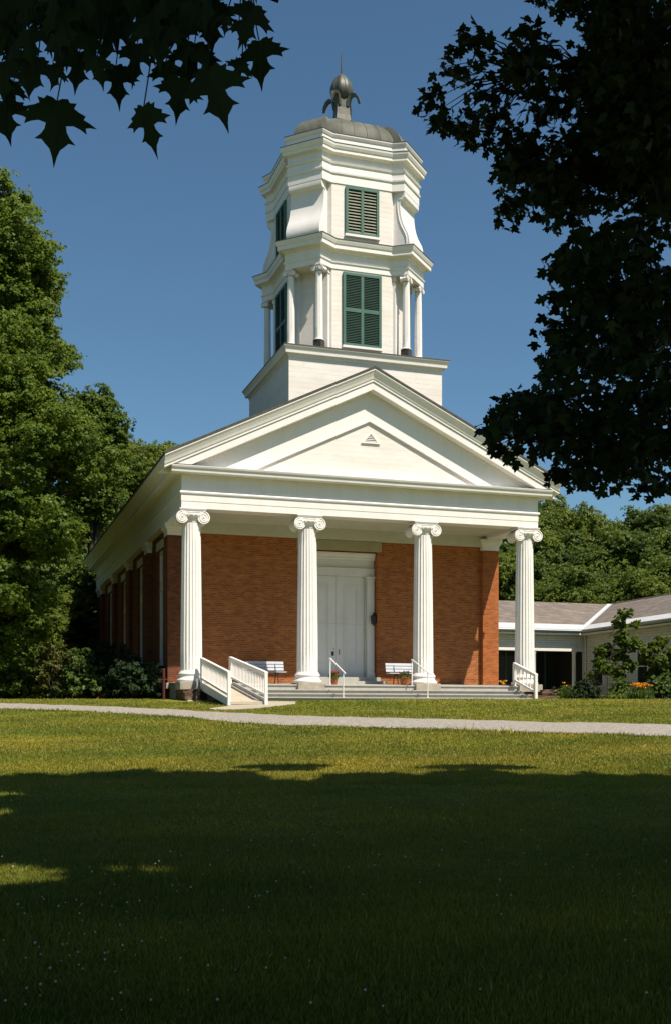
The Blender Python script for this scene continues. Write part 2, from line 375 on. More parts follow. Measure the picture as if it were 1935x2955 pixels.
# ------------------------------------------------------------------ ground
def build_ground():
    us = np.concatenate([np.linspace(-420, -60, 13)[:-1], np.linspace(-60, -12, 25)[:-1], np.linspace(-12, 12, 61)[:-1], np.linspace(12, 60, 25)[:-1], np.linspace(60, 420, 13)])
    ds = np.concatenate([np.linspace(-60, 0, 13)[:-1], np.linspace(0, 45, 121)[:-1], np.linspace(45, 100, 23)[:-1], np.linspace(100, 200, 21)[:-1], np.linspace(200, 700, 11)])
    U, D = np.meshgrid(us, ds); Z = gz_ud(U, D)
    X = CAM[0]+U*RT[0]+D*FW[0]; Y = CAM[1]+U*RT[1]+D*FW[1]
    V = np.stack([X, Y, Z], -1).reshape(-1, 3); nu = len(us); fs = []
    for j in range(len(ds)-1):
        for i in range(nu-1): a = j*nu+i; fs.append((a, a+1, a+nu+1, a+nu))
    me = bpy.data.meshes.new('lawn'); me.from_pydata(V.tolist(), [], fs); me.update()
    me.polygons.foreach_set('use_smooth', [True]*len(fs)); me.materials.append(MATS['lawn_soil'])
    o = bpy.data.objects.new('lawn', me); COL.objects.link(o); tag(o, kind='structure')
build_ground()
NEAR = [(-13, 34.6), (-9.84, 32.9), (-7.12, 31.6), (-4.47, 29.3), (-2.2, 26.5), (0, 24.5), (2.45, 23.7), (4.47, 22.8), (6.52, 21.8), (10, 20.2), (18, 17.0), (30, 13)]
FAR = [(-14.0, 38.3), (-10.6, 36.6), (-7.69, 34.9), (-5.02, 32.9), (-2.5, 30.1), (0, 28.7), (2.86, 27.6), (5.26, 26.6), (7.54, 25.3), (11.2, 23.6), (19.2, 20.4), (31.2, 16.5)]
def smooth_line(L, k=12):
    L = np.array(L, float); out = []
    for i in range(len(L)-1):
        p0 = L[max(i-1, 0)]; p1 = L[i]; p2 = L[i+1]; p3 = L[min(i+2, len(L)-1)]
        for t in np.linspace(0, 1, k, endpoint=False):
            out.append(0.5*((2*p1)+(-p0+p2)*t+(2*p0-5*p1+4*p2-p3)*t*t+(-p0+3*p1-3*p2+p3)*t**3))
    out.append(L[-1]); return np.array(out)
NL, FL = smooth_line(NEAR), smooth_line(FAR)
rr = np.random.default_rng(5)
def wob(L, amp):
    n = rr.normal(0, 1, len(L)); n = np.convolve(n, [0.25, 0.5, 0.25], 'same'); L = L.copy(); L[:, 1] += n*amp; return L
NLw, FLw = wob(NL, 0.17), wob(FL, 0.17)
ROAD_POLY = [tuple(p) for p in NLw]+[tuple(p) for p in FLw[::-1]]
def sheet(name, A, B, lift, material, kind='structure', nseg=6, crown=0.03):
    vs = []; fs = []
    for a, b in zip(A, B):
        for k in range(nseg+1):
            t = k/nseg; u, d = a[0]+(b[0]-a[0])*t, a[1]+(b[1]-a[1])*t
            vs.append(Wd(u, d, float(gz_ud(u, d))+lift+crown*math.sin(math.pi*t)))
    for i in range(len(A)-1):
        for k in range(nseg):
            q = i*(nseg+1)+k; fs.append((q, q+1, q+nseg+2, q+nseg+1))
    m = MB(); m.add(vs, fs); o = m.build(name, material, smooth=60); tag(o, kind=kind); return o
sheet('road', NLw, FLw, 0.012, 'gravel')
PAD = [(-3.75, 33.0), (-3.5, 32.3), (-2.9, 32.35), (-2.3, 33.3), (-1.85, 34.6), (-1.3, 36.3), (-1.35, 37.9), (-2.0, 38.2), (-3.4, 37.4), (-3.65, 36.2), (-3.3, 34.6)]
pm = MB(); cpts = [Wd(u, d, float(gz_ud(u, d))+0.02) for u, d in PAD]
pm.add(cpts+[(x, y, z-0.1) for x, y, z in cpts], [tuple(range(len(PAD)))]+[(i, (i+1) % len(PAD), (i+1) % len(PAD)+len(PAD), i+len(PAD)) for i in range(len(PAD))])
tag(pm.build('path', 'concrete'), kind='structure')

# grass blades and clover
def build_grass():
    rng = np.random.default_rng(11); N = 760000
    y = np.concatenate([rng.uniform(2026, 3150, 460000), rng.uniform(2017, 2270, 300000)]); a = (2055-y)/3216.; d = 1.6/(0.0511-a)
    u = rng.uniform(-0.42, 0.42, N)*d
    ok = (d < 41) & (d > 2.5)
    ok &= ~inpoly(u, d+rng.normal(0, 0.13, N), ROAD_POLY) & ~inpoly(u, d, PAD)
    x = CAM[0]+u*RT[0]+d*FW[0]; yy = CAM[1]+u*RT[1]+d*FW[1]
    ok &= ~((np.abs(x) < 7.9) & (yy > -2.25) & (yy < 28)) & ~((x > -6.5) & (x < -5.1) & (yy > -5.2) & (yy < 0))
    u, d, x, yy = u[ok], d[ok], x[ok], yy[ok]; N = len(u); z = gz_ud(u, d)
    h = rng.uniform(0.018, 0.052, N)*np.clip(0.8+0.25*np.sin(u*1.7)*np.sin(d*1.3), 0.5, 1.4)
    h *= np.where(rng.random(N) < 0.02, 1.9, 1.0)
    # rougher fringe on both sides of the drive
    dn = np.interp(u, NL[:, 0], NL[:, 1]); fringe = (d < dn+0.1) & (d > dn-0.9); h[fringe] *= rng.uniform(1.0, 2.4, fringe.sum())
    wd = np.maximum(0.0045, 0.00055*d)*rng.uniform(0.7, 1.3, N)
    ang = rng.uniform(0, 2*math.pi, N); lean = rng.uniform(0.1, 0.9, N)*h; la = rng.uniform(0, 2*math.pi, N)
    V = np.zeros((N, 3, 3))
    V[:, 0] = np.stack([x-np.cos(ang)*wd, yy-np.sin(ang)*wd, z-0.004], -1)
    V[:, 1] = np.stack([x+np.cos(ang)*wd, yy+np.sin(ang)*wd, z-0.004], -1)
    V[:, 2] = np.stack([x+np.cos(la)*lean, yy+np.sin(la)*lean, z+h], -1)
    o = polys_mesh('grass', V, 3, 'blade'); tag(o, 'short mown lawn grass with yellowish tips', 'grass', kind='stuff')
    # clover heads
    N = 800; y = rng.uniform(2110, 2950, N)**1.0; d = 1.6/(0.0511-(2055-y)/3216.); u = rng.uniform(-0.4, 0.4, N)*d
    cl = np.sin(u*1.1+1)*np.sin(d*0.8)+rng.normal(0, 0.5, N) > -0.1
    ok = cl & ~inpoly(u, d, ROAD_POLY) & (d < 21); u, d = u[ok], d[ok]; N = len(u)
    x = CAM[0]+u*RT[0]+d*FW[0]; yy = CAM[1]+u*RT[1]+d*FW[1]; z = gz_ud(u, d)+rng.uniform(0.04, 0.08, N)
    r = rng.uniform(0.004, 0.0085, N)
    oc = np.array([(1, 0, 0), (0, 1, 0), (-1, 0, 0), (0, -1, 0), (0, 0, 1), (0, 0, -1)])
    fc = [(0, 1, 4), (1, 2, 4), (2, 3, 4), (3, 0, 4), (1, 0, 5), (2, 1, 5), (3, 2, 5), (0, 3, 5)]
    P = np.stack([x, yy, z], -1)
    V = P[:, None, None, :]+r[:, None, None, None]*oc[np.array(fc)][None]
    o = polys_mesh('clover_flowers', V.reshape(-1, 3, 3), 3, 'clover_white'); tag(o, 'tiny white clover heads scattered through the lawn', 'clover', kind='stuff')
build_grass()

# ------------------------------------------------------------------ the church
GCH = 0.40
church = thing('church', 'brick church with white ionic portico and tall white octagonal bell tower', 'church', (0, 12, GCH))
def P(name, mb, m, parent=church, smooth=None, label=None):
    o = mb.build(name, m, parent, smooth=smooth)
    if label: o['label'] = label
    return o
YW, YB, XW = 3.1, 27.6, 6.98          # brick front plane, rear, pilaster face
# brick body: front wall with door opening, side walls with window openings
wins = [5.98, 11.6, 17.35, 23.1]; WW = 0.72; WZ0, WZ1 = 2.0, 6.65
fw = MB(); XI = 6.80
fw.box(-XI, -1.62, YW+0.1, YW+0.5, 1.0, 7.3); fw.box(1.62, XI, YW+0.1, YW+0.5, 1.0, 7.3); fw.box(-1.62, 1.62, YW+0.1, YW+0.5, 6.54, 7.3)
fw.box(-1.62, 1.62, YW+0.1, YW+0.5, 1.0, 1.40)
P('front_wall', fw, 'brick')
for s in (-1, 1):
    m = MB(); ys = [YW+0.5]
    x0, x1 = s*XI, s*(XI-0.35)
    for yc in wins:
        m.box(x0, x1, ys[-1], yc-WW, 1.0, 7.3); m.box(x0, x1, yc-WW, yc+WW, 1.0, WZ0); m.box(x0, x1, yc-WW, yc+WW, WZ1, 7.3); ys.append(yc+WW)
    m.box(x0, x1, ys[-1], YB, 1.0, 7.3)
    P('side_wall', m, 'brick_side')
P('rear_wall', MB().box(-XI+0.35, XI-0.35, YB-0.35, YB, 1.0, 7.3), 'brick')
P('foundation', MB().box(-6.92, 6.92, YW-0.02, YB+0.05, -0.3, 1.0), 'rubble_stone')
P('water_table', MB().sweep([(-7.06, YB+0.1), (-7.06, YW-0.16), (7.06, YW-0.16), (7.06, YB+0.1)][:4], [(-0.5, 0.9), (0, 0.9), (0.0, 1.1), (-0.06, 1.13), (-0.5, 1.13), (-0.5, 0.9)], closed=False), 'plinth_stone')
# brick pilasters with white caps
def pilaster(x0, x1, y0, y1):
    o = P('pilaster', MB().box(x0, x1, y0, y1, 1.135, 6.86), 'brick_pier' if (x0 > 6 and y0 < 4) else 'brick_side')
    c = MB(); pa = [(x0, y0), (x1, y0), (x1, y1), (x0, y1)]
    c.sweep(pa, [(0.0, 6.80), (0.02, 6.80), (0.02, 6.98), (0.05, 7.0), (0.05, 7.05), (0.11, 7.09), (0.12, 7.22), (0.12, 7.262)])
    P('pilaster_cap', c, 'white_paint', o)
for s in (-1, 1):
    pilaster(min(s*6.27, s*7.0), max(s*6.27, s*7.0), YW-0.12, YW+0.62)
    for yc in (8.55, 14.45, 20.25, 25.9): pilaster(min(s*6.79, s*6.99), max(s*6.79, s*6.99), yc-0.42, yc+0.42)
    pilaster(min(s*6.79, s*6.99), max(s*6.79, s*6.99), YB-0.5, YB+0.05)
# side windows
for s in (-1, 1):
    for yc in wins:
        fr = MB(); xf = s*(XI-0.10); xb = s*(XI-0.26)
        def bar(y0, y1, z0, z1, a=xf, b=xb): fr.box(a, b, y0, y1, z0, z1)
        bar(yc-WW, yc-WW+0.13, WZ0, WZ1); bar(yc+WW-0.13, yc+WW, WZ0, WZ1)
        bar(yc-WW+0.13, yc+WW-0.13, WZ1-0.14, WZ1); bar(yc-WW+0.13, yc+WW-0.13, WZ0, WZ0+0.14)
        bar(yc-WW+0.13, yc+WW-0.13, 5.0, 5.35); bar(yc-0.04, yc+0.04, WZ0+0.14, 5.0); bar(yc-0.04, yc+0.04, 5.35, WZ1-0.14)
        for k in range(1, 4):
            zz = WZ0+0.14+(5.0-WZ0-0.14)*k/4; bar(yc-WW+0.13, yc-0.04, zz-0.02, zz+0.02, s*(XI-0.14), s*(XI-0.2)); bar(yc+0.04, yc+WW-0.13, zz-0.02, zz+0.02, s*(XI-0.14), s*(XI-0.2))
        wn = P('window', fr, 'white_paint')
        P('pane', MB().box(s*(XI-0.17), s*(XI-0.178), yc-WW+0.1, yc+WW-0.1, WZ0+0.1, WZ1-0.1), 'window_glass', wn)
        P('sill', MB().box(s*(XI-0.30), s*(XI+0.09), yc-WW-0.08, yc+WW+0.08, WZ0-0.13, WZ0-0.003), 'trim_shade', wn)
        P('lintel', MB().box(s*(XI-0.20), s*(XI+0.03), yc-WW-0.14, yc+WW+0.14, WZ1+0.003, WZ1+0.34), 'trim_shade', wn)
P('dark_inside', MB().box(-5.9, 5.9, YW+1.2, YB-1, 1.2, 7.0), 'dark_interior')
# entablature
U_ = [(-7.07, YB+0.12), (-7.07, -0.33), (7.07, -0.33), (7.07, YB+0.12)]
en = MB().sweep(U_, [(-0.66, 7.262), (0, 7.262), (0, 7.50), (0.012, 7.51), (0.012, 7.76), (0.05, 7.775), (0.065, 7.82), (0.05, 7.86), (0, 7.875), (0, 8.42), (0.05, 8.44), (-0.2, 8.45), (-0.66, 8.45), (-0.66, 7.262)], closed=False)
P('entablature', en, 'white_wood')
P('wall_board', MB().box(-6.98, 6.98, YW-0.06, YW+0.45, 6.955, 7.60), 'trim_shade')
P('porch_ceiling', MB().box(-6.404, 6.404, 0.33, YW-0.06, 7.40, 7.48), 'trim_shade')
# front horizontal cornice + side eaves
hc = MB(); hc.prism([(-0.32, 8.45), (-0.70, 8.45), (-0.72, 8.47), (-0.74, 8.60), (-0.78, 8.615), (-0.80, 8.67), (-0.80, 8.69), (-0.32, 8.73)], -7.48, 7.48, 'X')
P('cornice', hc, 'white_paint')
for s in (-1, 1):
    ev = MB(); pr = [(6.9, 8.45), (7.44, 8.45), (7.48, 8.47), (7.48, 8.62), (7.52, 8.64), (7.56, 8.70), (7.66, 8.82), (7.74, 8.90), (7.76, 8.97), (7.72, 8.99), (6.9, 9.02)]
    ev.prism([(s*a, b) for a, b in pr], -0.316, YB+0.6, 'Y')
    ev.prism([(s*a, b) for a, b in [(7.50, 8.64), (7.56, 8.70), (7.66, 8.82), (7.74, 8.90), (7.76, 8.97), (7.72, 8.985), (7.50, 8.99)]], -0.79, -0.318, 'Y'); P('eave', ev, 'white_paint')
ZP, SL = 12.70, 0.4787
def zr(x): return ZP-SL*abs(x)
# raking cornice: corona and crown
def chev(mb, top, bot, y0, y1, zc=None, xe=7.75):
    if zc is None:
        pts = [(-xe, zr(xe)+top), (0, ZP+top), (xe, zr(xe)+top), (xe, zr(xe)+bot), (0, ZP+bot), (-xe, zr(xe)+bot)]
        V = [(x, y, z) for y in (y0, y1) for x, z in pts]
        mb.add(V, [(0, 1, 4, 5), (1, 2, 3, 4), (6, 11, 10, 7), (7, 10, 9, 8), (0, 6, 7, 1), (1, 7, 8, 2), (5, 4, 10, 11), (4, 3, 9, 10), (0, 5, 11, 6), (2, 8, 9, 3)])
    else:
        xo = (ZP+top-zc)/SL; xi = (ZP+bot-zc)/SL
        V = [(x, y, z) for y in (y0, y1) for x, z in [(-xo, zc), (0, ZP+top), (xo, zc), (xi, zc), (0, ZP+bot), (-xi, zc)]]
        mb.add(V, [(0, 1, 4, 5), (1, 2, 3, 4), (6, 11, 10, 7), (7, 10, 9, 8), (0, 6, 7, 1), (1, 7, 8, 2), (5, 4, 10, 11), (4, 3, 9, 10), (0, 5, 11, 6), (2, 8, 9, 3)])
rk = MB(); chev(rk, -0.43, -0.72, -0.76, -0.30, 8.732); P('raking_cornice', rk, 'white_paint')
cr = MB(); prof = [(-0.31, -0.43), (-0.80, -0.43), (-0.80, -0.37), (-0.83, -0.33), (-0.86, -0.24), (-0.91, -0.14), (-0.95, -0.07), (-0.97, -0.05), (-0.97, 0.0), (-0.31, 0.0)]
K = len(prof); V = []
for x in (-7.75, 0, 7.75):
    for y, dz in prof: V.append((x, y, zr(x)+dz))
F = [(i*K+k, (i+1)*K+k, (i+1)*K+(k+1) % K, i*K+(k+1) % K) for i in range(2) for k in range(K)]+[tuple(range(K)), tuple(2*K+k for k in range(K-1, -1, -1))]
P('crown_moulding', cr.add(V, F), 'white_wood')
bm_ = MB(); chev(bm_, -0.722, -0.80, -0.40, -0.332, 8.735); P('bed_moulding', bm_, 'white_paint')
# tympanum, raised raking board, vent
xt = (ZP-0.45-8.46)/SL
P('tympanum', MB().prism([(-xt, 8.46), (xt, 8.46), (0, ZP-0.45)], -0.325, -0.1, 'Y'), 'flush_boards')
rb_ = MB(); chev(rb_, -0.80, -1.74, -0.36, -0.322, 8.737); P('raking_board', rb_, 'white_wood')
rm = MB(); chev(rm, -1.74, -1.83, -0.41, -0.320, 8.739); P('raking_moulding', rm, 'white_paint')
vf = MB(); vx, vz = 0.05, 10.06; hw, hh = 0.37, 0.46
tri = [(vx-hw, vz), (vx+hw, vz), (vx, vz+hh)]; tin = [(vx-hw+0.12, vz+0.06), (vx+hw-0.12, vz+0.06), (vx, vz+hh-0.10)]
V = [(x, y, z) for y in (-0.385, -0.322) for x, z in tri+tin]
F = []
for i in range(3):
    j = (i+1) % 3; F += [(i, j, j+3, i+3), (i+6, i+9, j+9, j+6), (i, i+6, j+6, j), (i+3, j+3, j+9, i+9)]
gv = P('gable_vent', vf.add(V, F), 'white_paint')
sm = MB()
for k in range(5):
    z = vz+0.075+k*0.062; ww = (hw-0.12)*(1-(z-vz-0.06)/(hh-0.16))
    if ww > 0.02: sm.hexa([(vx-ww, -0.378, z), (vx+ww, -0.378, z), (vx+ww, -0.335, z+0.035), (vx-ww, -0.335, z+0.035)], [(vx-ww, -0.378, z+0.012), (vx+ww, -0.378, z+0.012), (vx+ww, -0.335, z+0.047), (vx-ww, -0.335, z+0.047)])
P('vent_slats', sm, 'white_paint', gv); 
P('vent_backing', MB().prism([(vx-hw+0.10, vz+0.05), (vx+hw-0.10, vz+0.05), (vx, vz+hh-0.08)], -0.331, -0.3255, 'Y'), 'pedestal_lead', gv)
# roof
rf = MB()
V = [(x, y, z+0.004+dz) for dz in (0.0, 0.09) for y in (-0.985, YB+0.7) for x, z in ((-7.77, zr(7.77)), (0, ZP), (7.77, zr(7.77)))]
F = [(0, 1, 4, 3), (1, 2, 5, 4), (6, 9, 10, 7), (7, 10, 11, 8), (0, 6, 7, 1), (1, 7, 8, 2), (3, 4, 10, 9), (4, 5, 11, 10), (0, 3, 9, 6), (2, 8, 11, 5)]
P('roof', rf.add(V, F), 'roof_dark')
gb = MB().prism([(-6.9, 8.45), (6.9, 8.45), (0, ZP-0.4)], YB-0.2, YB+0.1, 'Y'); P('rear_gable', gb, 'flush_boards')

# big fluted columns
def fluted(mb, cx, cy, z0, z1, r0, r1, nf, seg=6, rows_=10, depth=0.09):
    N = nf*seg; vs = []; fs = []
    for k in range(rows_+1):
        t = k/rows_; r = r0+(r1-r0)*(t**1.35); z = z0+(z1-z0)*t
        fl = depth*min(1, (1-abs(2*t-1))*18) 
        for i in range(N):
            a = 2*math.pi*i/N; q = (i % seg)/seg
            g = 0 if q < 0.13 or q > 0.999 else math.sin(math.pi*(q-0.1)/0.9)
            R = r*(1-fl*max(0, g)); vs.append((cx+R*math.cos(a), cy+R*math.sin(a), z))
    for k in range(rows_):
        for i in range(N):
            j = (i+1) % N; fs.append((k*N+i, k*N+j, (k+1)*N+j, (k+1)*N+i))
    fs.append(tuple(range(N-1, -1, -1))); fs.append(tuple(rows_*N+i for i in range(N)))
    return mb.add(vs, fs)
def ionic(mb, cx, cy, zt, half, rv, depth, rneck, s=1.0, n=20, ang=0.0):
    """scroll capital; zt: underside of the abacus"""
    tmp = MB(); zc = zt-rv*1.02
    for sx in (-1, 1):
        xc = sx*half
        pr = [(depth, rv), (depth*0.80, rv*0.98), (depth*0.72, rv*0.86), (depth*0.2, rv*0.70), (0, rv*0.82)]
        full = [(y, r) for y, r in pr]+[(-y, r) for y, r in pr[-2::-1]]
        vs = []; fs = []; K = len(full)
        for i in range(n):
            a = 2*math.pi*i/n
            for y, r in full: vs.append((xc+r*math.cos(a), y, zc+r*math.sin(a)))
        for i in range(n):
            j = (i+1) % n
            for k in range(K-1): fs.append((i*K+k, i*K+k+1, j*K+k+1, j*K+k))
        fs.append(tuple(i*K for i in range(n))); fs.append(tuple(i*K+K-1 for i in range(n-1, -1, -1)))
        tmp.add(vs, fs)
        for sy in (-1, 1):
            sp = []; rs = []
            for i in range(46):
                t = i/45; a = math.pi/2+sx*0.0-sx*t*2.35*2*math.pi
                r = rv*(0.93-0.78*t**0.8); sp.append((xc+r*math.cos(a), sy*depth, zc+r*math.sin(a))); rs.append(rv*0.085*(1.1-0.6*t))
            tmp.tube(sp, rs, 5)
            tmp.lathe((0, 0, 0), [(0.001, 0), (rv*0.17, 0)], 4) if False else None
            e = [(xc+rv*0.16*math.cos(q)*math.cos(p_), sy*(depth+rv*0.13*math.sin(p_)), zc+rv*0.16*math.sin(q)*math.cos(p_)) for p_ in (0, 0.7, 1.4) for q in [2*math.pi*i/8 for i in range(8)]]
            tmp.add(e, [(a*8+i, a*8+(i+1) % 8, a*8+8+(i+1) % 8, a*8+8+i) for a in range(2) for i in range(8)])
    # channel between the volutes with a sagging lower edge
    top = [(x, zt-0.02*rv) for x in np.linspace(-half, half, 9)]
    bot = [(x, zt-rv*(0.42+0.14*math.cos(math.pi*x/half/2))) for x in np.linspace(half, -half, 9)]
    tmp.prism(top+bot, -depth*0.93, depth*0.93, 'Y')
    for sy in (-1, 1):
        tmp.tube([(x, sy*depth*0.95, zt-rv*(0.30+0.15*math.cos(math.pi*x/half/2)) if abs(x) < half*0.9 else zt-rv*0.12) for x in np.linspace(-half, half, 13)], rv*0.07, 5)
        tmp.tube([(x, sy*depth*0.95, zt-rv*0.1-rv*0.10*math.cos(math.pi*x/half/2)) for x in np.linspace(-half, half, 13)], rv*0.07, 5)
    # egg-and-dart echinus and necking
    tmp.lathe((0, 0, 0), [(rneck*0.98, zt-rv*1.75), (rneck*1.02, zt-rv*1.35), (rneck*1.08, zt-rv*1.30), (rneck*1.06, zt-rv*1.2), (rneck*1.3, zt-rv*0.9), (rneck*1.38, zt-rv*0.65), (rneck*1.1, zt-rv*0.5)], 28)
    for i in range(16):
        a = 2*math.pi*i/16; r = rneck*1.3
        tmp.lathe((r*math.cos(a), r*math.sin(a), zt-rv*1.02), [(0.001, 0), (rv*0.12, rv*0.1), (rv*0.14, rv*0.25), (rv*0.08, rv*0.4)], 6)
    aw = half+rv*0.62; ad = depth*1.02
    ca, sa = math.cos(ang), math.sin(ang)
    mb.add([(cx+x*ca-y*sa, cy+x*sa+y*ca, z) for x, y, z in tmp.v], tmp.f)
    return aw, ad
for cx in (-6.654, -2.31, 2.31, 6.654):
    sh = P('column', fluted(MB(), cx, 0, 1.475, 6.76, 0.392, 0.332, 20, rows_=14), 'white_paint', smooth=50)
    cap = MB(); ionic(cap, cx, 0, 7.17, 0.385, 0.225, 0.36, 0.33)
    P('capital', cap, 'white_paint', sh, smooth=45)
    ab = MB().sweep([(cx-0.44, -0.33), (cx+0.44, -0.33), (cx+0.44, 0.33), (cx-0.44, 0.33)], [(0, 7.172), (0.03, 7.19), (0.05, 7.235), (0.05, 7.259)]); P('abacus', ab, 'white_paint', sh)
    bs = MB().lathe((cx, 0, 0), [(0.46, 1.075), (0.515, 1.08), (0.535, 1.12), (0.52, 1.17), (0.475, 1.20), (0.455, 1.25), (0.45, 1.30), (0.465, 1.32), (0.475, 1.35), (0.465, 1.39), (0.435, 1.41), (0.425, 1.45), (0.40, 1.475)], 40)
    P('base', bs, 'white_paint', sh, smooth=45)
    pm = MB(); random.seed(int(cx*10)); pm.sweep([(cx-0.50, -0.55), (cx+0.50, -0.55), (cx+0.50, 0.5), (cx-0.50, 0.5)], [(0, 0.80), (0, 1.06), (-0.015, 1.075)])
    P('plinth', pm, 'plinth_stone', sh)
# porch floor and steps
def slab(x0, x1, y0, y1, zf, zb, z0): return [(x0, y0, z0), (x1, y0, z0), (x1, y1, z0), (x0, y1, z0)], [(x0, y0, zf), (x1, y0, zf), (x1, y1, zb), (x0, y1, zb)]
b4, t4 = slab(-6.9, 6.9, -0.40, YW+0.05, 0.965, 1.10, 0.2); P('porch_base', MB().hexa(b4, t4), 'step_paint')
b4, t4 = slab(-6.95, 6.95, -0.44, YW+0.07, 1.01, 1.145, 0.967)
b4 = [(-6.95, -0.44, 0.967), (6.95, -0.44, 0.967), (6.95, YW+0.07, 1.103), (-6.95, YW+0.07, 1.103)]
P('porch_floor', MB().hexa(b4, t4), 'step_paint')
for i, (yf, zt) in enumerate(((-0.95, 0.815), (-1.45, 0.665), (-2.0, 0.52))):
    xr = 6.16; x0 = -5.12
    st = P('step', MB().box(x0, xr, yf+0.055, -0.38, 0.1, zt-0.035), 'step_paint')
    P('tread', MB().box(x0, xr+0.03, yf, -0.405, zt-0.033, zt), 'step_edge' if False else 'step_paint', st)
P('side_stones', MB().box(-6.95, -6.45, -0.62, -0.2, 0.1, 0.80), 'rubble_stone')
for s in (-1, 1): P('pier_base', MB().box(min(s*6.16, s*7.12), max(s*6.16, s*7.12), -0.48, 0.52, 0.1, 0.798), 'rubble_stone')

# doorway
P('door_lintel', MB().box(-1.79, 1.79, YW+0.03, YW+0.3, 6.543, 6.935), 'lintel_paint')
YD = 3.50
sur = MB()
sur.box(-1.60, 1.60, YD, YD+0.2, 5.56, 5.86)                       # architrave
sur.box(-1.60, 1.60, YD+0.03, YD+0.2, 5.90, 6.22)                  # frieze
sur.prism([(YD+0.2, 5.862), (YD-0.04, 5.862), (YD-0.06, 5.88), (YD-0.02, 5.898), (YD+0.2, 5.898)], -1.60, 1.60, 'X')
sur.prism([(YD+0.2, 6.222), (YD-0.03, 6.222), (YD-0.08, 6.27), (YD-0.08, 6.34), (YD-0.13, 6.38), (YD-0.16, 6.46), (YD-0.16, 6.50), (YD+0.2, 6.535)], -1.60, 1.60, 'X')
ds = P('door_surround', sur, 'white_paint')
for s in (-1, 1):
    x0, x1 = sorted((s*1.27, s*1.58))
    pp = P('door_pilaster', MB().box(x0, x1, YD-0.06, YD+0.2, 1.42, 5.40), 'white_paint')
    P('door_pilaster_cap', MB().sweep([(x0, YD-0.06), (x1, YD-0.06), (x1, YD+0.2), (x0, YD+0.2)], [(0.0, 5.402), (0.02, 5.41), (0.02, 5.44), (0.0, 5.45), (0.0, 5.49), (0.035, 5.51), (0.035, 5.557)]), 'white_paint', pp)
    P('door_pilaster_base', MB().sweep([(x0, YD-0.06), (x1, YD-0.06), (x1, YD+0.2), (x0, YD+0.2)], [(0.0, 1.42), (0.02, 1.42), (0.02, 1.60), (0.002, 1.62)]), 'white_paint', pp)
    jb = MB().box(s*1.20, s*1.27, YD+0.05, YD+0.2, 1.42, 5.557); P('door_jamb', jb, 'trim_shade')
DY = YD+0.14
for s in (-1, 1):
    x0, x1 = sorted((s*0.004, s*1.198))
    dl = P('door', MB().box(x0, x1, DY, DY+0.06, 1.43, 5.555), 'white_paint')
    fr = MB(); a0, a1 = sorted((s*0.30, s*0.93))
    for (bx0, bx1, bz0, bz1, t, pr_) in ((a0, a1, 1.92, 5.20, 0.05, 0.02), (a0+0.09, a1-0.09, 2.04, 5.08, 0.025, 0.012)):
        fr.box(bx0, bx0+t, DY-pr_, DY+0.01, bz0, bz1); fr.box(bx1-t, bx1, DY-pr_, DY+0.01, bz0, bz1)
        fr.box(bx0+t, bx1-t, DY-pr_, DY+0.01, bz0, bz0+t); fr.box(bx0+t, bx1-t, DY-pr_, DY+0.01, bz1-t, bz1)
    P('panel_moulding', fr, 'white_paint', dl)
    P('door_joint', MB().box(x0+0.02, x1-0.02, DY-0.006, DY+0.01, 3.60, 3.615), 'trim_shade', dl)
    if s < 0:
        P('lock_plate', MB().box(-0.19, -0.09, DY-0.02, DY, 2.30, 2.47), 'iron_black', dl); P('keyhole', MB().lathe((-0.09, DY-0.01, 2.56), [(0.02, 0), (0.02, 0.03)], 8), 'iron_black', dl)
    else: P('handle', MB().tube([(0.12, DY, 2.36), (0.12, DY-0.06, 2.38), (0.12, DY-0.06, 2.52), (0.12, DY, 2.54)], 0.014, 6), 'iron_black', dl)
dst = MB().box(-1.75, 1.55, 2.62, YD+0.02, 1.09, 1.40); P('door_step', dst, 'step_paint')
P('door_step', MB().box(-1.9, 1.72, 2.30, 2.618, 1.05, 1.235), 'step_paint')
# ---- tower base
YC = 2.95; HB = 3.05
sq = [(-HB, YC-HB), (HB, YC-HB), (HB, YC+HB), (-HB, YC+HB)]
P('tower_base', MB().sweep(sq, [(0, 9.6), (0, 13.14)]), 'flush_boards')
tc_ = MB().sweep(sq, [(0, 13.10), (0.03, 13.12), (0.03, 13.18), (0.06, 13.20), (0.15, 13.22), (0.16, 13.31), (0.17, 13.33), (0.20, 13.40), (0.235, 13.44), (0.24, 13.475), (0, 13.50)])
P('tower_base_cornice', tc_, 'white_paint')
P('tower_flashing', MB().sweep(sq, [(0, 13.478), (0.255, 13.478), (0.255, 13.51), (0, 13.54)]), 'flashing')
# ---- octagonal stages
A_, B_ = 1.2, 2.45; q2 = math.sqrt(0.5)
def octo(a=A_, b=B_):
    return [(-a, YC-b), (a, YC-b), (b, YC-a), (b, YC+a), (a, YC+b), (-a, YC+b), (-b, YC+a), (-b, YC-a)]
def blocks(dist, half, a=A_+0.012, b=B_+0.03):
    pts = []
    for k in range(4):
        th = math.radians(-45+90*k); n = Vector((math.cos(th), math.sin(th))); t = Vector((-n.y, n.x))
        th2 = math.radians(-90+90*k); rot = lambda p: (p[0]*math.cos(math.radians(90*k))-p[1]*math.sin(math.radians(90*k)), p[0]*math.sin(math.radians(90*k))+p[1]*math.cos(math.radians(90*k)))
        pa = rot((a, -b)); pb = rot((b, -a))
        # start of the block: where the block side meets the octagon's diagonal face
        dd = (a+b)*q2
        s0 = n*dd-t*half; s1 = n*dist-t*half; s2 = n*dist+t*half; s3 = n*dd+t*half
        pts += [pa, tuple(s1), tuple(s2), pb]
    return [(x, y+YC) for x, y in pts]
P('belfry_wall', MB().sweep(octo(), [(0, 13.45), (0, 16.95)]), 'flush_boards')
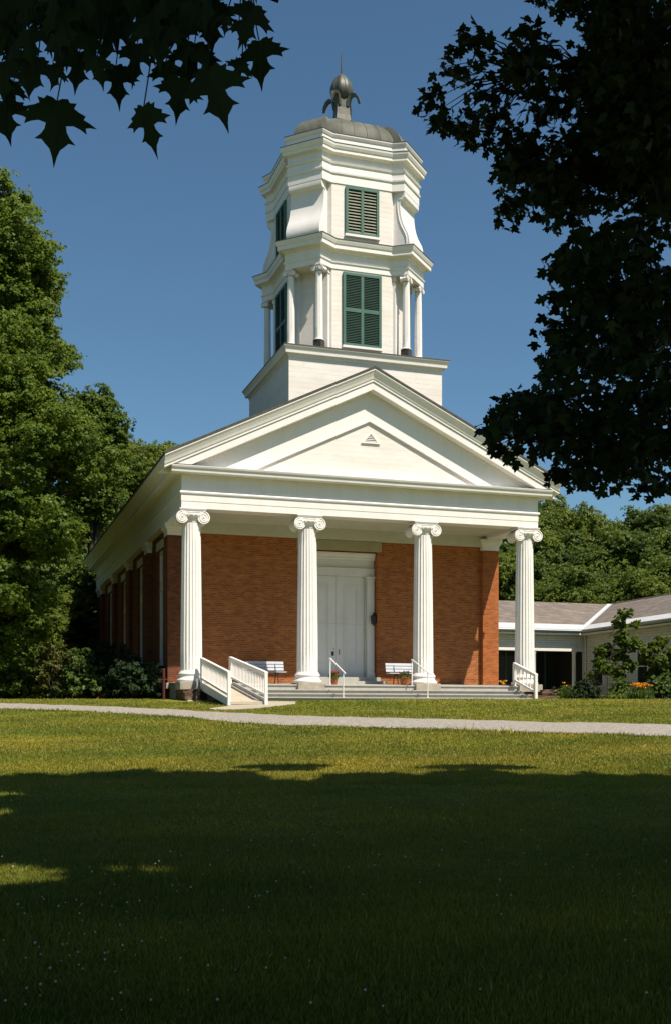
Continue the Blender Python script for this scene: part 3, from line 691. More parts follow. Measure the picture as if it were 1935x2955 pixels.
P('belfry_wall', MB().sweep(octo(), [(0, 17.7), (0, 20.2)]), 'flush_boards')
e1 = MB().sweep(blocks(3.24, 0.76), [(0, 16.80), (0, 17.0), (0.035, 17.015), (0.045, 17.06), (0.0, 17.075), (0, 17.40), (0.05, 17.42), (0.07, 17.46), (0.24, 17.47), (0.24, 17.62), (0.27, 17.64), (0.31, 17.74), (0.32, 17.79), (0.1, 17.84)])
P('belfry_entablature', e1, 'white_wood')
P('belfry_flashing', MB().sweep(blocks(3.24, 0.76), [(0.1, 17.80), (0.335, 17.795), (0.335, 17.815), (0.1, 17.865)]), 'flashing')
# recessed face architrave returns under the main entablature
e2 = MB().sweep(blocks(3.06, 0.74), [(0, 20.05), (0, 20.38), (0.04, 20.40), (0.05, 20.46), (0.005, 20.48), (0.005, 20.74), (0.05, 20.76), (0.07, 20.82), (0.0, 20.84), (0, 21.10), (0.05, 21.13), (0.17, 21.14), (0.17, 21.25), (0.20, 21.27), (0.24, 21.36), (0.25, 21.42), (0.25, 21.44), (0.06, 21.46)])
P('upper_entablature', e2, 'white_wood')
P('upper_flashing', MB().sweep(blocks(3.06, 0.74), [(0.05, 21.44), (0.265, 21.445), (0.265, 21.463), (0.05, 21.475)]), 'flashing')
e3 = MB().sweep(blocks(3.06, 0.74), [(0.05, 21.45), (0.05, 21.72), (0.08, 21.74), (0.12, 21.82), (0.12, 21.87), (0.0, 21.89)])
P('blocking_course', e3, 'white_paint')
P('blocking_flashing', MB().sweep(blocks(3.06, 0.74), [(0.0, 21.86), (0.135, 21.872), (0.135, 21.893), (0.0, 21.91)]), 'flashing')
# ---- belfry columns, pilasters, consoles
for k in range(4):
    th = math.radians(-45+90*k); n = Vector((math.cos(th), math.sin(th))); t = Vector((-n.y, n.x)); C0 = Vector((0, YC))
    def at(dn, dt): v = C0+n*dn+t*dt; return v.x, v.y
    for e in (-1, 1):
        x, y = at(3.08, e*0.60)
        cl = P('belfry_column', fluted(MB(), x, y, 14.02, 16.55, 0.150, 0.128, 16, rows_=10, depth=0.10), 'white_paint', smooth=50)
        cp = MB(); ionic(cp, x, y, 16.75, 0.165, 0.10, 0.155, 0.128, n=14, ang=th+math.pi/2)
        cp.lathe((x, y, 0), [(0.2, 16.752), (0.235, 16.77), (0.235, 16.797)], 4, ang0=th+math.pi/4)
        P('capital', cp, 'white_paint', cl, smooth=45)
        P('pedestal', MB().lathe((x, y, 0), [(0.23, 13.5), (0.23, 13.96)], 4, ang0=th+math.pi/4), 'pedestal_lead', cl)
        P('base', MB().lathe((x, y, 0), [(0.19, 13.962), (0.19, 13.99), (0.165, 14.01), (0.16, 14.02)], 20), 'white_paint', cl, smooth=40)
        p0 = [at(2.57, e*0.62-0.16), at(2.57, e*0.62+0.16), at(2.70, e*0.62+0.16), at(2.70, e*0.62-0.16)]
        pl = MB(); pl.prism([p0[3], p0[2], p0[1], p0[0]], 13.5, 16.62, 'Z'); bp_ = P('belfry_pilaster', pl, 'white_paint')
        c_ = [at(2.57, e*0.62-0.19), at(2.57, e*0.62+0.19), at(2.73, e*0.62+0.19), at(2.73, e*0.62-0.19)]
        P('pilaster_cap', MB().prism([c_[3], c_[2], c_[1], c_[0]], 16.622, 16.80, 'Z'), 'white_paint', bp_)
    prof = [(2.5, 17.75), (2.98, 17.78), (3.12, 17.82), (3.21, 17.92), (3.25, 18.08), (3.24, 18.25), (3.19, 18.42), (3.11, 18.58), (3.02, 18.76), (2.95, 18.96), (2.90, 19.2), (2.87, 19.45), (2.86, 19.62), (2.87, 19.74), (2.93, 19.78), (3.0, 19.80), (3.05, 19.86), (3.06, 19.94), (3.05, 20.052), (2.5, 20.06)]
    def console(hw_, grow, skip=0):
        V = []; K = len(prof)
        for e in (-1, 1):
            for dn, z in prof: x, y = at(dn+grow, e*hw_); V.append((x, y, z))
        return MB().add(V, [tuple(range(K-1, -1, -1)), tuple(range(K, 2*K))]+[(i, (i+1) % K, (i+1) % K+K, i+K) for i in range(K)])
    co = P('scroll_console', console(0.70, 0.0), 'white_paint', smooth=30)
    # raised rim on the sides of each console
    for e in (-1, 1):
        rim = [(*at(dn-0.10, e*0.705), z) for dn, z in prof[2:16]]
        P('console_rim', MB().tube(rim, 0.022, 5), 'white_paint', co)
# ---- louvred shutters
def louver(face, z0, z1, hw_, panels_v, slat, name, tilt=1):
    """face 0 front,1 right,2 rear,3 left"""
    a = math.radians(90*face); ca, sa = math.cos(a), math.sin(a)
    def T(p): x, y, z = p; y = -y; return (x*ca-(-y)*sa*-1*-1 if False else x*ca+y*sa, YC+x*sa-y*ca, z)
    def tr(mb): mb.v = [T(p) for p in mb.v]; return mb
    # local: x along face, y outward distance from the tower axis
    R = B_; fr = MB(); fw_ = 0.10
    def bx(m, x0, x1, z0_, z1_, y0, y1): m.box(x0, x1, y0, y1, z0_, z1_)
    bx(fr, -hw_, -hw_+fw_, z0, z1, R, R+0.09); bx(fr, hw_-fw_, hw_, z0, z1, R, R+0.09)
    bx(fr, -hw_+fw_, hw_-fw_, z1-fw_, z1, R, R+0.09); bx(fr, -hw_+fw_, hw_-fw_, z0, z0+fw_, R, R+0.09)
    bx(fr, -0.055, 0.055, z0+fw_, z1-fw_, R, R+0.08)
    rails = [z0+fw_]
    if panels_v == 2:
        zm = (z0+z1)/2-0.02; bx(fr, -hw_+fw_, -0.055, zm-0.07, zm+0.07, R, R+0.08); bx(fr, 0.055, hw_-fw_, zm-0.07, zm+0.07, R, R+0.08)
        spans = [(z0+fw_, zm-0.07), (zm+0.07, z1-fw_)]
    else: spans = [(z0+fw_, z1-fw_)]
    o = P(name, tr(fr), 'shutter_green')
    sl_ = MB()
    for (s0, s1) in spans:
        nsl = int(round((s1-s0)/slat)); st = (s1-s0)/nsl
        for i in range(nsl):
            z = s0+i*st
            for x0, x1 in ((-hw_+fw_, -0.055), (0.055, hw_-fw_)):
                sl_.hexa([(x0, R+0.065, z), (x1, R+0.065, z), (x1, R+0.010, z+st*0.62), (x0, R+0.010, z+st*0.62)], [(x0, R+0.065, z+0.012), (x1, R+0.065, z+0.012), (x1, R+0.010, z+st*0.62+0.012), (x0, R+0.010, z+st*0.62+0.012)])
    P('slats', tr(sl_), 'slat_green' if panels_v == 2 else 'slat_faded', o)
    P('backing', tr(MB().box(-hw_+fw_, hw_-fw_, R+0.001, R+0.006, z0+fw_, z1-fw_)), 'dark_interior', o)
    P('sill', tr(MB().box(-hw_-0.03, hw_+0.03, R, R+0.14, z0-0.09, z0-0.002)), 'white_paint', o)
for fc_ in range(4):
    louver(fc_, 13.92, 16.70, 0.77, 2, 0.062, 'lower_louver')
    louver(fc_, 18.16, 19.98, 0.67, 1, 0.115, 'upper_louver')
# ---- cupola roof
def cup():
    m = MB(); levels = [(1.0, 21.86), (1.0, 22.05), (0.985, 22.22), (0.95, 22.42), (0.89, 22.62), (0.81, 22.80), (0.72, 22.90), (0.60, 22.98), (0.46, 23.05), (0.34, 23.15), (0.25, 23.36), (0.20, 23.55), (0.175, 23.7)]
    base = []
    a, b = 1.13, 2.38; dd = (a+b)*q2
    for k in range(4):
        rot = lambda p: (p[0]*math.cos(math.radians(90*k))-p[1]*math.sin(math.radians(90*k)), p[0]*math.sin(math.radians(90*k))+p[1]*math.cos(math.radians(90*k)))
        th = math.radians(-45+90*k); n = Vector((math.cos(th), math.sin(th))); t = Vector((-n.y, n.x))
        base += [rot((a*0.97, -b)), tuple(n*(2.55)-t*0.60), tuple(n*2.86-t*0.60), tuple(n*2.86+t*0.60), tuple(n*2.55+t*0.60), rot((b, -a*0.97))]
    K = len(base); V = []; F = []
    for s_, z in levels:
        for x, y in base: V.append((x*s_, YC+y*s_, z))
    for i in range(len(levels)-1):
        for k in range(K): l = (k+1) % K; F.append((i*K+k, i*K+l, (i+1)*K+l, (i+1)*K+k))
    F.append(tuple((len(levels)-1)*K+k for k in range(K)))
    return m.add(V, F)
cp = P('cupola_roof', cup(), 'copper_roof', smooth=28)
seam = MB()
for xs_ in (-0.78, -0.26, 0.26, 0.78):
    seam.tube([(xs_*s_, YC-2.385*s_, z_) for s_, z_ in ((1.0, 21.9), (1.0, 22.05), (0.985, 22.22), (0.95, 22.42), (0.89, 22.62), (0.81, 22.80), (0.72, 22.90), (0.60, 22.98), (0.46, 23.05), (0.34, 23.15))], 0.014, 5)
P('roof_seams', seam, 'copper_roof', cp)
fn = MB().lathe((0, YC, 0), [(0.62, 23.22), (0.52, 23.42), (0.44, 23.65), (0.39, 23.95), (0.36, 24.25), (0.36, 24.62)], 4, ang0=math.pi/4)
nk = P('finial', fn, 'copper_patina', label='weathered copper finial with curled leaves and onion bud')
for k in range(4):
    th = math.radians(-45+90*k); n = Vector((math.cos(th), math.sin(th))); t = Vector((-n.y, n.x))
    pts = [(0.30, 24.30), (0.34, 24.54), (0.40, 24.68), (0.50, 24.74), (0.64, 24.68), (0.75, 24.52), (0.80, 24.32)]; wdt = [0.12, 0.12, 0.12, 0.115, 0.10, 0.07, 0.02]; thk = 0.05
    V = []; F = []
    for i, ((dn, z), w_) in enumerate(zip(pts, wdt)):
        i0 = max(0, i-1); i1 = min(len(pts)-1, i+1); dv = Vector((pts[i1][0]-pts[i0][0], pts[i1][1]-pts[i0][1])).normalized(); nx = (-dv.y, dv.x)
        for e, s_ in ((-1, 0), (1, 0), (1, 1), (-1, 1)):
            d_ = dn+nx[0]*thk*(s_-0.5)*2; z_ = z+nx[1]*thk*(s_-0.5)*2; ww = w_*(1 if s_ else 0.75)
            v = Vector((0, YC))+n*d_+t*e*ww; V.append((v.x, v.y, z_))
    for i in range(len(pts)-1):
        for j in range(4): l = (j+1) % 4; F.append((i*4+j, i*4+l, i*4+4+l, i*4+4+j))
    F += [(3, 2, 1, 0), tuple(len(V)-4+j for j in range(4))]
    P('curled_leaf', MB().add(V, F), 'copper_patina', nk, smooth=50)
bud = MB(); pr_ = [(0.22, 24.60), (0.33, 24.68), (0.43, 24.82), (0.47, 24.98), (0.455, 25.15), (0.38, 25.34), (0.27, 25.50), (0.15, 25.62), (0.04, 25.70)]
N_ = 64; V = []; F = []
for r, z in pr_:
    for i in range(N_):
        a = 2*math.pi*i/N_; R_ = r*(0.90+0.10*abs(math.sin(a*4+0.3))); V.append((R_*math.cos(a), YC+R_*math.sin(a), z))
for k in range(len(pr_)-1):
    for i in range(N_): j = (i+1) % N_; F.append((k*N_+i, k*N_+j, (k+1)*N_+j, (k+1)*N_+i))
F.append(tuple((len(pr_)-1)*N_+i for i in range(N_))); F.append(tuple(range(N_-1, -1, -1)))
P('onion_bud', bud.add(V, F), 'copper_patina', nk, smooth=35)
P('lightning_rod', MB().tube([(0, YC, 25.68), (0, YC, 26.0), (0, YC, 26.52)], [0.035, 0.028, 0.016], 6), 'flashing', nk)

# ------------------------------------------------------------------ things by the porch
def railing(parent, p0, p1, hgt, nb, post0=True, post1=True, name='railing', pw=0.05, low=0.28, lab=None, foot1=0.0):
    """p0 (top end) to p1 (bottom end): deck points; one part with sub-parts"""
    p0 = Vector(p0); p1 = Vector(p1); dv = (p1-p0); L = Vector((dv.x, dv.y, 0)).length; h = Vector((dv.x, dv.y, 0))/L; s = Vector((-h.y, h.x, 0))
    def bar(a, b, hw_, z0, z1):
        V = [a-s*hw_+Vector((0, 0, z0)), a+s*hw_+Vector((0, 0, z0)), b+s*hw_+Vector((0, 0, z0)), b-s*hw_+Vector((0, 0, z0)), a-s*hw_+Vector((0, 0, z1)), a+s*hw_+Vector((0, 0, z1)), b+s*hw_+Vector((0, 0, z1)), b-s*hw_+Vector((0, 0, z1))]
        return MB().add([tuple(v) for v in V], [(3, 2, 1, 0), (4, 5, 6, 7), (0, 1, 5, 4), (1, 2, 6, 5), (2, 3, 7, 6), (3, 0, 4, 7)])
    r = bar(p0, p1+h*0.05, 0.06, hgt-0.05, hgt).build('railing', MATS['white_wood'], parent)
    bar(p0, p1, 0.035, low-0.07, low).build('bottom_rail', MATS['white_wood'], r)
    bar(p0, p1, 0.022, hgt-0.13, hgt-0.052).build('subrail', MATS['white_wood'], r)
    for k in range(nb):
        c = p0+dv*((k+0.5)/nb); MB().box(c.x-0.018, c.x+0.018, c.y-0.018, c.y+0.018, c.z+low-0.002, c.z+hgt-0.128).build('baluster', MATS['white_wood'], r)
    for c, on, ft in ((p0, post0, 0), (p1, post1, foot1)):
        if on: MB().box(c.x-pw, c.x+pw, c.y-pw, c.y+pw, c.z-0.05-ft, c.z+hgt-0.052).build('post', MATS['white_wood'], r)
    return r
ramp = thing('wheelchair_ramp', 'wooden ramp with white balustrades leading up to the left end of the porch', 'ramp', (-5.8, -2.5, 0.3))
b4 = [(-6.36, -5.05, 0.20), (-5.27, -5.05, 0.20), (-5.27, -0.45, 0.20), (-6.36, -0.45, 0.20)]; t4 = [(-6.36, -5.05, 0.33), (-5.27, -5.05, 0.33), (-5.27, -0.45, 1.00), (-6.36, -0.45, 1.00)]
dk = [(-6.36, -5.05, 0.24), (-5.27, -5.05, 0.24), (-5.27, -0.45, 0.91), (-6.36, -0.45, 0.91)]
MB().hexa(dk, t4).build('deck', MATS['ramp_wood'], ramp)
for x in (-6.40, -5.22):
    MB().hexa([(x-0.03, -4.94, 0.2), (x+0.03, -4.94, 0.2), (x+0.03, -0.45, 0.80), (x-0.03, -0.45, 0.80)], [(x-0.03, -4.94, 0.43), (x+0.03, -4.94, 0.43), (x+0.03, -0.45, 1.08), (x-0.03, -0.45, 1.08)]).build('curb', MATS['white_wood'], ramp)
railing(ramp, (-6.40, -0.62, 0.95), (-6.40, -5.0, 0.30), 0.98, 21, foot1=0.05)
railing(ramp, (-5.22, 0.0, 1.03), (-5.22, -5.1, 0.30), 0.98, 24, foot1=0.05)
st_r = thing('stair_railing', 'white wooden balustrade down the right end of the porch steps', 'railing', (6.0, -1.0, 0.5))
railing(st_r, (6.05, -0.30, 1.01), (6.05, -2.05, 0.50), 0.93, 6, foot1=0.08)
def handrail(x, lab):
    t = thing('handrail', lab, 'handrail', (x, -1.0, 0.8), 'white pipe handrails on the porch steps')
    MB().tube([(x-0.0, -0.25, 1.98), (x, -0.35, 1.985), (x, -2.10, 1.36)], 0.024, 8).build('rail', MATS['pipe_white'], t)
    MB().tube([(x, -0.33, 1.01), (x, -0.33, 1.975)], 0.022, 8).build('post', MATS['pipe_white'], t)
    MB().tube([(x, -1.85, 0.52), (x, -1.85, 1.44)], 0.022, 8).build('post', MATS['pipe_white'], t)
    for y, z in ((-0.33, 1.012), (-1.85, 0.521)): MB().lathe((x, y, z), [(0.05, 0), (0.05, 0.015)], 10).build('foot_plate', MATS['pipe_white'], t)
handrail(-1.53, 'thin white pipe handrail on the steps in front of the door')
handrail(1.72, 'thin white pipe handrail on the steps before the third column')
def bench(x0, x1, y, lab):
    zf = 1.01+0.037*(y+0.4)
    t = thing('bench', lab, 'bench', ((x0+x1)/2, y, zf), 'white slatted benches on the porch')
    se = MB()
    for k in range(4): se.box(x0, x1, y-0.40+k*0.11, y-0.31+k*0.11, zf+0.42, zf+0.455)
    se.build('seat', MATS['bench_white'], t)
    bk = MB()
    for k in range(3):
        z = zf+0.51+k*0.125; o = 0.03+0.03*k; bk.hexa([(x0, y+o, z), (x1, y+o, z), (x1, y+o+0.025, z), (x0, y+o+0.025, z)], [(x0, y+o+0.022, z+0.10), (x1, y+o+0.022, z+0.10), (x1, y+o+0.047, z+0.10), (x0, y+o+0.047, z+0.10)])
    bk.build('backrest', MATS['bench_white'], t)
    for x in (x0+0.35, x1-0.35):
        MB().tube([(x, y-0.42, zf), (x, y-0.33, zf+0.405), (x, y-0.05, zf+0.405)], 0.02, 6).build('leg', MATS['iron_black'], t)
        MB().tube([(x, y+0.12, zf), (x, y-0.02, zf+0.40), (x, y+0.14, zf+0.86)], 0.02, 6).build('leg', MATS['iron_black'], t)
bench(-4.22, -2.52, 2.45, 'white slatted bench against the brick wall left of the door')
bench(1.73, 3.35, 2.45, 'white slatted bench right of the door behind the third column')
def pot(x, y, lab, nfl, r, hgt, flr):
    rng = np.random.default_rng(int(x*100)+500); zf = 1.01+0.037*(y+0.4)
    t = thing('flower_pot', lab, 'flower pot', (x, y, zf), 'terracotta flower pots on the porch')
    MB().lathe((x, y, zf), [(r*0.68, 0), (r*0.95, hgt*0.82), (r*1.04, hgt*0.82), (r*1.04, hgt), (r*0.93, hgt), (r*0.9, hgt*0.9)], 20).build('pot', MATS['terracotta'], t, smooth=40)
    n = 420; d = rng.normal(0, 1, (n, 3)); d /= np.linalg.norm(d, axis=1, keepdims=True); d[:, 2] = np.abs(d[:, 2])
    Pp = np.array([x, y, zf+hgt*0.95])+d*rng.uniform(0.3, 1, (n, 1))*np.array([flr, flr, flr*1.05])
    polys_mesh('foliage', place_leaves(rng, Pp, rng.uniform(0.035, 0.07, n), LEAF_H, d, 0.5), 8, 'leaf_pot', t)
    for k in range(nfl):
        a = rng.uniform(0, 6.28); rr_ = rng.uniform(0.4, 1)*flr; zz = zf+hgt+flr*rng.uniform(0.7, 1.15)
        if rr_ > flr*0.8: zz -= flr*0.3
        c = np.array([x+rr_*math.cos(a), y+rr_*math.sin(a)-0.03, zz]); n2 = 26; dd_ = rng.normal(0, 1, (n2, 3)); dd_ /= np.linalg.norm(dd_, axis=1, keepdims=True)
        polys_mesh('flower', place_leaves(rng, c+dd_*0.035, 0.035*np.ones(n2), LEAF_H, dd_, 0.2), 8, 'flower_red', t)
        MB().tube([(x, y, zf+hgt*0.9), tuple(c)], 0.005, 4).build('stem', MATS['leaf_pot'], t)
pot(-1.31, -0.12, 'terracotta pot of red geraniums beside the handrail at the door', 8, 0.15, 0.26, 0.24)
pot(1.50, -0.10, 'larger terracotta pot with trailing greenery beside the third column', 3, 0.19, 0.31, 0.24)
# lantern
lt = thing('wall_lantern', 'black iron lantern with glass panes on the right door pilaster', 'lantern', (1.50, YD-0.10, 3.55))
MB().lathe((1.50, YD-0.20, 3.62), [(0.05, 0), (0.11, 0.04), (0.12, 0.06), (0.12, 0.075)], 6).add([], []).build('tray', MATS['iron_black'], lt)
MB().lathe((1.50, YD-0.20, 3.90), [(0.15, 0), (0.13, 0.03), (0.06, 0.09), (0.03, 0.12), (0.035, 0.15), (0.01, 0.18)], 6).build('cap', MATS['iron_black'], lt)
MB().lathe((1.50, YD-0.20, 3.698), [(0.085, 0), (0.10, 0.20)], 6).build('glass', MATS['window_glass'], lt)
fb = MB()
for k in range(6):
    a = math.pi*k/3; fb.tube([(1.50+0.095*math.cos(a), YD-0.20+0.095*math.sin(a), 3.69), (1.50+0.115*math.cos(a), YD-0.20+0.115*math.sin(a), 3.905)], 0.011, 5)
fb.build('frame', MATS['iron_black'], lt)
MB().tube([(1.50, YD-0.06, 3.80), (1.50, YD-0.12, 3.58), (1.50, YD-0.20, 3.54), (1.50, YD-0.20, 3.62)], 0.016, 6).build('bracket', MATS['iron_black'], lt)
MB().box(1.45, 1.55, YD-0.075, YD-0.061, 3.62, 3.88).build('back_plate', MATS['iron_black'], lt)
# red standpipe by the left corner
rp = thing('red_post', 'red metal post with a short crossbar beside the left corner of the porch', 'post', (-7.6, 0.25, gz(-7.6, 0.25)))
MB().tube([(-7.6, 0.25, 0.3), (-7.6, 0.25, 1.50)], 0.05, 8).build('pole', MATS['red_metal'], rp)
MB().tube([(-7.6, 0.25, 1.50), (-7.6, 0.25, 1.56)], [0.06, 0.03], 8).build('cap', MATS['red_metal'], rp)
MB().tube([(-7.80, 0.30, 1.16), (-7.46, 0.22, 1.16)], 0.028, 6).build('crossbar', MATS['red_metal'], rp)
# rough stones
def rock(name, lab, x0, x1, y0, y1, z0, z1, seed, m='rubble_stone', jit=0.04, group=None):
    rng = random.Random(seed); nx, ny, nz = 5, 3, 3; V = {}; vs = []; fs = []
    def vid(i, j, k):
        if (i, j, k) not in V:
            V[(i, j, k)] = len(vs); vs.append((x0+(x1-x0)*i/nx+rng.uniform(-jit, jit), y0+(y1-y0)*j/ny+rng.uniform(-jit, jit), z0+(z1-z0)*k/nz+rng.uniform(-jit, jit)*0.7))
        return V[(i, j, k)]
    for i in range(nx):
        for j in range(ny):
            for k, fl in ((0, 0), (nz, 1)): q = [vid(i, j, k), vid(i+1, j, k), vid(i+1, j+1, k), vid(i, j+1, k)]; fs.append(tuple(q if fl else q[::-1]))
    for i in range(nx):
        for k in range(nz):
            for j, fl in ((0, 1), (ny, 0)): q = [vid(i, j, k), vid(i+1, j, k), vid(i+1, j, k+1), vid(i, j, k+1)]; fs.append(tuple(q if fl else q[::-1]))
    for j in range(ny):
        for k in range(nz):
            for i, fl in ((0, 0), (nx, 1)): q = [vid(i, j, k), vid(i, j+1, k), vid(i, j+1, k+1), vid(i, j, k+1)]; fs.append(tuple(q if fl else q[::-1]))
    mb = MB(); mb.add(vs, fs); o = mb.build(name, m, base=((x0+x1)/2, (y0+y1)/2, z0)); tag(o, lab, 'stone', group); return o
rock('stone_block', 'rough dark stone slab lying on the reddish block right of the last column', 7.05, 7.75, -0.75, 0.1, 0.66, 0.86, 3)
rock('stone_block', 'flat reddish stone block on the grass right of the last column', 6.40, 7.75, -0.85, 0.15, 0.40, 0.645, 4, jit=0.015)
rock('stone_block', 'long dark stone at the top of the stack left of the ramp', -7.12, -6.48, -0.95, -0.50, 0.66, 0.80, 5, jit=0.02, group='stones stacked beside the ramp')
rock('stone_block', 'reddish stone in the middle of the stack left of the ramp', -7.10, -6.55, -1.1, -0.50, 0.44, 0.645, 6, jit=0.02, group='stones stacked beside the ramp')
rock('stone_block', 'pale flat stone at the foot of the stack left of the ramp', -7.05, -6.50, -1.3, -0.52, 0.30, 0.42, 7, m='plinth_stone', jit=0.02, group='stones stacked beside the ramp')

# ------------------------------------------------------------------ annex
ax = thing('annex_building', 'low white clapboard annex with brown shingle roof joined to the church', 'building', (15, 10, 0.6))
def AP(name, mb, m, parent=ax, smooth=None): return mb.build(name, m, parent, smooth=smooth)
ZE = 4.12; EX = 15.0; EY = 9.7          # eave lines (outer edge)
WX, WY = 15.4, 10.1                     # wall / porch front planes
RX, RY, RZ = 19.4, 14.1, 5.95
Y0 = -3.5
# connector: dark recessed porch
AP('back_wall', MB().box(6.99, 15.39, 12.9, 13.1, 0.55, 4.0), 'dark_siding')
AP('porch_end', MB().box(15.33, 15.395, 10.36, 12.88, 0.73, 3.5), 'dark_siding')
AP('porch_slab', MB().box(6.99, 15.38, 10.0, 13.1, 0.45, 0.72), 'concrete')
AP('beam', MB().box(6.99, WX-0.004, WY, WY+0.25, 3.10, 3.86), 'clapboard')
AP('beam_trim', MB().box(6.99, WX-0.006, WY-0.025, WY+0.26, 3.06, 3.16), 'white_paint')
AP('porch_ceiling', MB().box(6.99, WX-0.004, WY+0.25, 12.9, 3.5, 3.56), 'trim_shade')
for x in (14.82, 12.55):
    po = AP('post', MB().lathe((x, WY+0.12, 0.72), [(0.12, 0), (0.12, 0.12), (0.10, 0.14), (0.095, 2.2), (0.12, 2.24), (0.12, 2.34)], 16), 'white_paint', smooth=40)
dk_ = MB()
for x0, x1 in ((7.6, 8.7), (9.4, 10.8), (11.2, 14.6)): dk_.box(x0, x1, 12.80, 12.89, 0.73, 3.2)
AP('dark_windows', dk_, 'window_glass')
fr = MB()
for x in (8.7, 9.4, 10.8, 11.2, 12.3, 13.4, 14.6): fr.box(x-0.03, x+0.03, 12.77, 12.799, 0.73, 3.2)
AP('window_frames', fr, 'shutter_green')
# wing
AP('wing_wall', MB().box(WX, WX+8, Y0, 16.5, 0.3, 3.86), 'clapboard')
AP('corner_board', MB().box(WX-0.025, WX+0.1, WY-0.05, WY+0.28, 0.55, 3.86), 'white_paint')
def slope(xe, z0=ZE): return z0+(xe-EX)*(RZ-ZE)/(RX-EX)
rw = MB(); th_ = 0.07
# left slope of the wing from Y0 to the valley, continuing behind
VL = [(EX, Y0-0.4, ZE), (EX, EY, ZE), (RX, RY, RZ), (RX, Y0-0.4, RZ)]
rw.add(VL+[(x, y, z-th_) for x, y, z in VL], [(0, 1, 2, 3), (7, 6, 5, 4), (0, 4, 5, 1), (1, 5, 6, 2), (2, 6, 7, 3), (3, 7, 4, 0)])
VR = [(2*RX-EX, Y0-0.4, ZE), (RX, Y0-0.4, RZ), (RX, RY, RZ), (2*RX-EX, RY+4.4, ZE)]
rw.add(VR+[(x, y, z-th_) for x, y, z in VR], [(0, 1, 2, 3), (7, 6, 5, 4), (0, 4, 5, 1), (1, 5, 6, 2), (2, 6, 7, 3), (3, 7, 4, 0)])
AP('wing_roof', rw, 'shingle_brown')
rc = MB(); VC = [(6.99, EY, ZE), (EX, EY, ZE), (RX, RY, RZ), (6.99, RY, RZ)]
rc.add(VC+[(x, y, z-th_) for x, y, z in VC], [(0, 1, 2, 3), (7, 6, 5, 4), (0, 4, 5, 1), (1, 5, 6, 2), (2, 6, 7, 3), (3, 7, 4, 0)])
VB = [(6.99, RY, RZ), (RX, RY, RZ), (2*RX-EX, RY+4.4, ZE), (6.99, RY+4.4, ZE)]
rc.add(VB+[(x, y, z-th_) for x, y, z in VB], [(0, 1, 2, 3), (7, 6, 5, 4), (0, 4, 5, 1), (1, 5, 6, 2), (2, 6, 7, 3), (3, 7, 4, 0)])
AP('connector_roof', rc, 'shingle_brown')
sl_k = (RZ-ZE)/(RX-EX)
em = MB(); wv = 0.78
em.add([(6.99, EY-0.01, ZE+0.012), (EX, EY-0.01, ZE+0.012), (EX+wv, EY+wv, ZE+sl_k*wv+0.012), (6.99, EY+wv, ZE+sl_k*wv+0.012)], [(0, 1, 2, 3)])
em.add([(EX-0.01, EY, ZE+0.012), (EX-0.01, Y0-0.4, ZE+0.012), (EX+wv, Y0-0.4, ZE+sl_k*wv+0.012), (EX+wv, EY+wv, ZE+sl_k*wv+0.012)], [(3, 2, 1, 0)])
AP('eave_flashing', em, 'eave_metal')
vm = MB(); g = 0.16
vm.add([(EX-g, EY+g, ZE+0.02), (EX+g, EY-g, ZE+0.02), (RX+g, RY-g, RZ+0.02), (RX-g, RY+g, RZ+0.02)], [(0, 1, 2, 3)])
vm.v = [(x, y, z+ (0.0)) for x, y, z in vm.v]
# valley flashing follows both slopes
vm = MB(); 
vm.add([(EX, EY, ZE+0.02), (EX-g*1.3, EY, ZE+0.02), (RX-g*1.3, RY, RZ+0.02), (RX, RY, RZ+0.02)], [(0, 1, 2, 3)])
vm.add([(EX, EY, ZE+0.02), (EX, EY-g*1.3, ZE+0.02), (RX, RY-g*1.3, RZ+0.02), (RX, RY, RZ+0.02)], [(3, 2, 1, 0)])
AP('valley_flashing', vm, 'eave_metal')
gt = MB(); gt.prism([(EY+0.02, ZE-0.02), (EY-0.10, ZE-0.01), (EY-0.12, ZE-0.06), (EY-0.06, ZE-0.14), (EY+0.02, ZE-0.15)], 6.99, EX-0.12, 'X')
AP('gutter', gt, 'gutter_metal')
gt = MB(); gt.prism([(EX+0.02, ZE-0.02), (EX-0.10, ZE-0.01), (EX-0.12, ZE-0.06), (EX-0.06, ZE-0.14), (EX+0.02, ZE-0.15)], Y0-0.4, EY-0.12, 'Y')
AP('gutter', gt, 'gutter_metal')
AP('soffit', MB().box(6.99, EX, EY+0.03, WY+0.02, 3.87, 3.95), 'white_paint'); AP('soffit', MB().box(EX+0.03, WX+0.02, Y0-0.3, EY+0.4, 3.862, 3.94), 'white_paint')
AP('downpipe', MB().tube([(EX-0.06, EY+0.1, ZE-0.12), (WX-0.06, WY-0.12, 3.75), (WX-0.06, WY-0.12, 0.9), (WX-0.2, WY-0.25, 0.75)], 0.045, 8), 'white_paint')
AP('ridge_cap', MB().tube([(RX, Y0-0.4, RZ), (RX, RY, RZ+0.005)], 0.05, 6), 'shingle_brown')
def wwin(yc, hw_, z0, z1):
    fr = MB(); x = WX
    fr.box(x-0.05, x-0.002, yc-hw_-0.08, yc-hw_, z0, z1); fr.box(x-0.05, x-0.002, yc+hw_, yc+hw_+0.08, z0, z1); fr.box(x-0.05, x-0.002, yc-hw_-0.08, yc+hw_+0.08, z1, z1+0.1); fr.box(x-0.08, x-0.002, yc-hw_-0.1, yc+hw_+0.1, z0-0.07, z0)
    fr.box(x-0.045, x-0.002, yc-hw_, yc+hw_, (z0+z1)/2-0.025, (z0+z1)/2+0.025)
    o = AP('window', fr, 'white_paint'); MB().box(x-0.012, x-0.004, yc-hw_, yc+hw_, z0, z1).build('pane', MATS['window_glass'], o)
for yc in (8.8, 5.0, 1.2): wwin(yc, 0.40, 1.30, 2.95)
